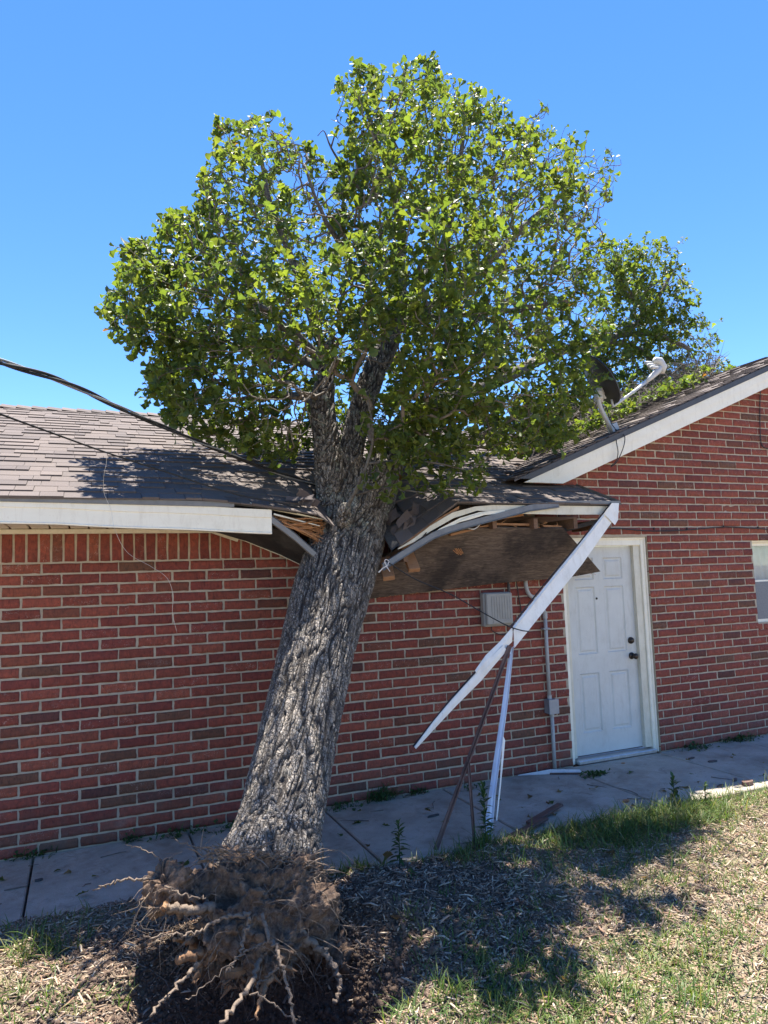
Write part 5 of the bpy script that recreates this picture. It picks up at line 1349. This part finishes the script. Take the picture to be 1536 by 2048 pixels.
cable('box_lead', 'thin dark lead drooping under the grey service box', 'cable', [Vector((xa+.09, -.03, zb)), W(985, 1262, -.02), W(1000, 1269, -.02), W(1015, 1268, -.015), W(1030, 1255, -.012), W(1042, 1230, -.012), W(1037, 1190, -.012), W(1032, 1160, -.012)], .0045)
cn = thing('conduit', 'grey electrical conduit running up the brick beside the door', 'conduit', W(1110, 1545, -.03))
yc = -.032; ptop = W(1085, 1226, yc); pbox = W(1099, 1398, yc); pb2 = W(1101, 1426, yc); pbot = W(1110, 1545, yc)
mb = MB(); mb.tube([pbox+Vector((0, 0, .0)), Vector((pbox.x, yc, ptop.z))], .017, 14); mb.tube([pbot-Vector((0, 0, .01)), Vector((pbot.x, yc, pb2.z))], .017, 14); mb.build('pipe', M['pvc'], cn, True)
for x_, z0_, z1_, r_ in ((pbox.x, ptop.z-.05, ptop.z+.004, .022), (pbox.x, pbox.z, pbox.z+.035, .021), (pbot.x, pb2.z-.035, pb2.z, .021)):
    mb = MB(); mb.tube([Vector((x_, yc, z0_)), Vector((x_, yc, z1_))], r_, 14); mb.build('coupling', M['pvc'], cn)
mb = MB(); mb.box(((pbox.x+pbot.x)/2, -.042, (pbox.z+pb2.z)/2), (.10, .08, pbox.z-pb2.z), None, 0, .004); jb = mb.build('junction_box', M['jbox'], cn)
mb = MB(); mb.box(((pbox.x+pbot.x)/2, -.085, (pbox.z+pb2.z)/2), (.104, .004, pbox.z-pb2.z+.004), None, 0, .0015); mb.build('cover_plate', M['jbox'], jb)
mb = MB(); mb.box((pbox.x, -.028, W(1086, 1258, -.04).z), (.075, .05, .016), None, 0, .004); mb.build('strap', M['jbox'], cn)
cable('conduit_elbow', 'dark bent conduit elbow curving down from the eave above the grey conduit', 'conduit', [W(1051, 1150, -.04), W(1052, 1172, -.04), W(1058, 1188, -.04), W(1068, 1196, -.04), W(1078, 1203, -.04), Vector((pbox.x, yc, ptop.z))], .019, 'pvc', 6, 'pipe')
cable('pipe_stub', 'short dark pipe stub dropping from the eave above the service box', 'pipe', [W(1016, 1140, -.03), W(1017, 1160, -.03), W(1018, 1184, -.03)], .014, 'gutterdark', 4, 'pipe')

# ---- bits lying on the sidewalk
def lying(name, label, cat, a, b_, wd, th, mt, part='board'):
    t_ = thing(name, label, cat, a, 'broken boards at the slab edge'); mb = MB(); mb.bar(a+Vector((0, 0, th/2+.003)), b_+Vector((0, 0, th/2+.003)), wd, th, bev=.0015); mb.build(part, M[mt], t_); return t_
t_ = thing('trim_scrap', 'torn white trim piece lying on the slab at the foot of the conduit', 'trim scrap', G(1100, 1550))
a, b_, c_ = G(1036, 1552), G(1105, 1547), G(1163, 1547)
mb = MB(); mb.add([a+Vector((0, .01, .006)), a+Vector((0, -.006, .004)), b_+Vector((0, -.03, .004)), b_+Vector((0, .03, .03)), c_+Vector((0, -.02, .004)), c_+Vector((0, .02, .03))], [(0, 1, 2, 3), (3, 2, 4, 5)]); mb.build('face', M['whiteboard'], t_)
mb = MB(); mb.bar(b_+Vector((-.05, -.03, .012)), c_+Vector((-.02, -.035, .012)), .012, .014); mb.build('wood_backing', M['rust'], t_)
lying('broken_lath_board', 'narrow brown broken board lying over the sidewalk edge, the upper of two', 'board', G(1058, 1650), G(1121, 1612, .03), .05, .018, 'rust')
lying('broken_lath_board', 'narrow brown broken board lying low at the mulch edge, the lower of two', 'board', G(1010, 1682, .02), G(1092, 1640, .02), .045, .016, 'rust')
def fragment(u, v, L, wd, yaw, label, mt='gutterdark', h=.010):
    c = G(u, v); nm_ = 'fallen_twig' if 'twig' in label else 'dry_leaf' if 'leaf' in label else 'brick_chip' if 'reddish brick chip lying' in label else 'bark_fragment'
    t_ = thing(nm_, label, nm_.split('_')[1] if nm_ != 'bark_fragment' else 'debris', c, 'dark flakes on the sidewalk slabs' if nm_ == 'bark_fragment' else None); mb = MB()
    n = 7; P = [Vector((L/2*math.cos(2*math.pi*k/n)*random.uniform(.7, 1.2), wd/2*math.sin(2*math.pi*k/n)*random.uniform(.7, 1.2), 0)) for k in range(n)]
    rm = Matrix.Rotation(yaw, 3, 'Z'); mb.slab([c+rm @ p+Vector((0, 0, h+.002)) for p in P], (0, 0, 1), h); mb.build('flake', M[mt], t_)
fragment(1383, 1518, .09, .035, .2, 'small dark flake on the slab near the door corner')
fragment(1424, 1524, .11, .05, -.1, 'larger dark flake on the slab right of the small flake')
fragment(1441, 1573, .09, .04, .3, 'dark flake on the slab above the tall grass at right')
fragment(868, 1633, .13, .03, .1, 'long dark flake on the slab left of the brown bar')
fragment(78, 1762, .05, .03, .1, 'small dark flake on the left slab right of the joint')
fragment(32, 1778, .15, .012, .05, 'dark twig lying on the leftmost slab', 'twig', .006)
fragment(1247, 1527, .05, .03, .1, 'brown dry leaf on the slab in front of the door', 'splinter', .004)
fragment(1252, 1604, .07, .05, .4, 'brown crumpled leaf at the grass edge below the door', 'splinter', .012)
fragment(1495, 1570, .12, .06, .1, 'reddish brick chip lying at the broken slab edge by the right border', 'rust', .03)
fragment(1470, 1562, .08, .03, .5, 'dark brown chip beside the reddish brick chip', 'gutterdark', .015)

# ---- weeds, each a plant of its own
WP = [(.050, .105, .035), (.065, .125, .04), (.04, .085, .03), (.08, .14, .045)]
M['weed'] = leaf_mat('weed_leaf', .35, .45)
def tall_weed(u, v, h, label, nl=34, ll=.09, z=0.0, lean=(0, 0)):
    c = G(u, v, z); c.z = float(gz(c.x, c.y)) if c.y < float(slab_edge(c.x)) else 0.0
    t_ = thing('tall_weed', label, 'weed', c, 'tall weeds along the slab edge'); P = [c+Vector((lean[0]*s*s*h, lean[1]*s*s*h, h*s)) for s in (0, .25, .5, .75, 1)]
    mb = MB(); mb.cc = (.08, .12, .045, 1); mb.tube(P, [.005, .0045, .004, .003, .0015], 6); mb.build('stem', M['weed'], t_, colors=True)
    C, D = [], []
    for k in range(nl):
        s = .12+.88*k/(nl-1); a = k*2.4; C.append(c+Vector((lean[0]*s*s*h, lean[1]*s*s*h, h*s))); el = lerp(.15, 1.2, s*s)
        a += random.gauss(0, .5); el += random.gauss(0, .25); D.append((math.cos(a)*math.cos(el), math.sin(a)*math.cos(el), math.sin(el)))
    n = len(C); C = np.array([tuple(x) for x in C]); D = np.array(D); L = ll*rng.uniform(.55, 1.25, n)*np.linspace(1, .7, n)
    pts = []; S = np.cross(D, [0, 0, 1.]); S /= np.linalg.norm(S, axis=1)[:, None]+1e-9
    for s, wd in ((0, .03), (.3, .16), (.6, .14), (1, .01)):
        m_ = C+D*(L*s)[:, None]-np.array([0, 0, 1])*(L*.35*s*s)[:, None]; pts += [m_-S*(wd*L)[:, None], m_+S*(wd*L)[:, None]]
    V = np.stack(pts, 1).reshape(-1, 3); f = (np.array([(2*k, 2*k+1, 2*k+3, 2*k+2) for k in range(3)])[None]+(np.arange(n)*8)[:, None, None]).reshape(-1, 4)
    cl = np.array(WP)[rng.integers(0, 4, n)]; np_mesh('leaves', V, f, M['weed'], t_, False, np.repeat(np.concatenate([cl, np.ones((n, 1))], 1), 8, 0))
tall_weed(972, 1688, .40, 'tall leafy weed standing against the bluish white metal strip', 60, .095)
tall_weed(1350, 1618, .24, 'leafy weed rising above the thick grass below the door', 38, .10)
tall_weed(800, 1735, .26, 'dim leafy weed at the slab edge left of the brown bar', 40, .085)
tall_weed(1412, 1612, .16, 'short broad weed in the thick grass towards the right', 20, .07)
def wall_weed(u, v, n, h, r, label, spread=.6, bl=True, y=None):
    c = G(u, v); y = -.02 if y is None else y
    if c.y > y: c.y = y
    t_ = thing('wall_weed', label, 'weed', c, 'weeds along the wall foot')
    x = rng.normal(c.x, r, n); yy = np.minimum(rng.normal(c.y, r*.35, n), -.012); P = np.stack([x, yy, np.full(n, .0)], 1)
    v_, f, cc = blades(P, np.full(n, h), spread, .004, WP)
    np_mesh('blades', v_, f, M['weed'], t_, False, cc)['kind'] = 'stuff'
    if bl:
        m_ = n; C = np.stack([rng.normal(c.x, r, m_), np.minimum(rng.normal(c.y, r*.5, m_), -.012), np.abs(rng.normal(0, h*.22, m_))+.006], 1); D = rng.normal(0, 1, (m_, 3)); D[:, 2] = np.abs(D[:, 2])*.5
        cl = np.array(WP)[rng.integers(0, 4, m_)]
        v_, f, cc = leaves(C, D, rng.normal(0, .5, (m_, 3))+np.array([0, 0, 1]), rng.uniform(.018, .045, m_), cl); np_mesh('leaves', v_, f, M['weed'], t_, False, cc)['kind'] = 'stuff'
wall_weed(765, 1600, 70, .17, .07, 'tuft of tall weeds at the wall foot just right of the trunk', .45)
wall_weed(690, 1616, 40, .07, .09, 'low weeds at the wall foot close behind the trunk', .8)
wall_weed(835, 1588, 30, .08, .04, 'small weed clump at the wall foot right of the tall tuft', .8)
wall_weed(470, 1655, 45, .08, .12, 'low weeds spreading along the wall foot left of the trunk', .9)
wall_weed(350, 1672, 40, .09, .11, 'sparse weeds along the wall foot further left of the trunk', .9)
wall_weed(262, 1684, 24, .07, .03, 'small green weed in the wall joint above the second slab', .9)
wall_weed(65, 1710, 34, .08, .07, 'weeds growing where the first slab joint meets the wall', .9)
wall_weed(1190, 1551, 90, .035, .06, 'mossy clump on the slab in front of the left door corner', 1.0, True, -.1)
wall_weed(1390, 1497, 70, .05, .12, 'ragged low weeds at the wall foot right of the door', .9)
wall_weed(1478, 1481, 90, .08, .12, 'taller weeds at the wall foot below the window', .8)
wall_weed(940, 1580, 18, .06, .05, 'few dim blades at the wall foot behind the propped bars', .7)

# ---- oak leaves and twigs shed on the slab, the roof and the mulch
n = 170; x = rng.uniform(-.3, 6.5, n); y = rng.uniform(-3.4, -.05, n); z = np.where(y < slab_edge(x)-.05, gz(x, y)+.012, .008)
D = rng.normal(0, 1, (n, 3)); D[:, 2] *= .15; Nm = rng.normal(0, .25, (n, 3))+np.array([0, 0, 1.])
cl = np.array([(.10, .13, .04), (.20, .13, .06), (.14, .085, .045), (.08, .11, .035), (.26, .19, .10)])[rng.integers(0, 5, n)]
kp = (y < -.35) | (rng.random(n) < .25); v, f, c = leaves(np.stack([x, y, z], 1)[kp], D[kp], Nm[kp], rng.uniform(.04, .085, n)[kp], cl[kp])
props(np_mesh('fallen_leaves', v, f, M['leaf'], None, False, c), 'green and brown oak leaves shed over the slabs and mulch', 'leaves', kind='stuff')
mb = MB()
for k in range(150):
    x_ = random.uniform(-.2, 5.5); y_ = random.uniform(-3.3, -.15)
    if y_ > slab_edge(x_) and random.random() < .72: continue
    f_ = lambda a, b_: Vector((a, b_, (float(gz(a, b_))+.014 if b_ < float(slab_edge(a))-.03 else .006)))
    a = random.uniform(0, 6.28); L = random.uniform(.05, .22); P = [f_(x_+math.cos(a)*L*t+random.gauss(0, .006), y_+math.sin(a)*L*t+random.gauss(0, .006)) for t in (0, .35, .7, 1)]
    mb.tube(P, [.0035, .003, .0025, .001], 5)
props(mb.build('fallen_twigs', M['twig']), 'thin broken twigs scattered on the mulch and slabs', 'twigs', kind='stuff')
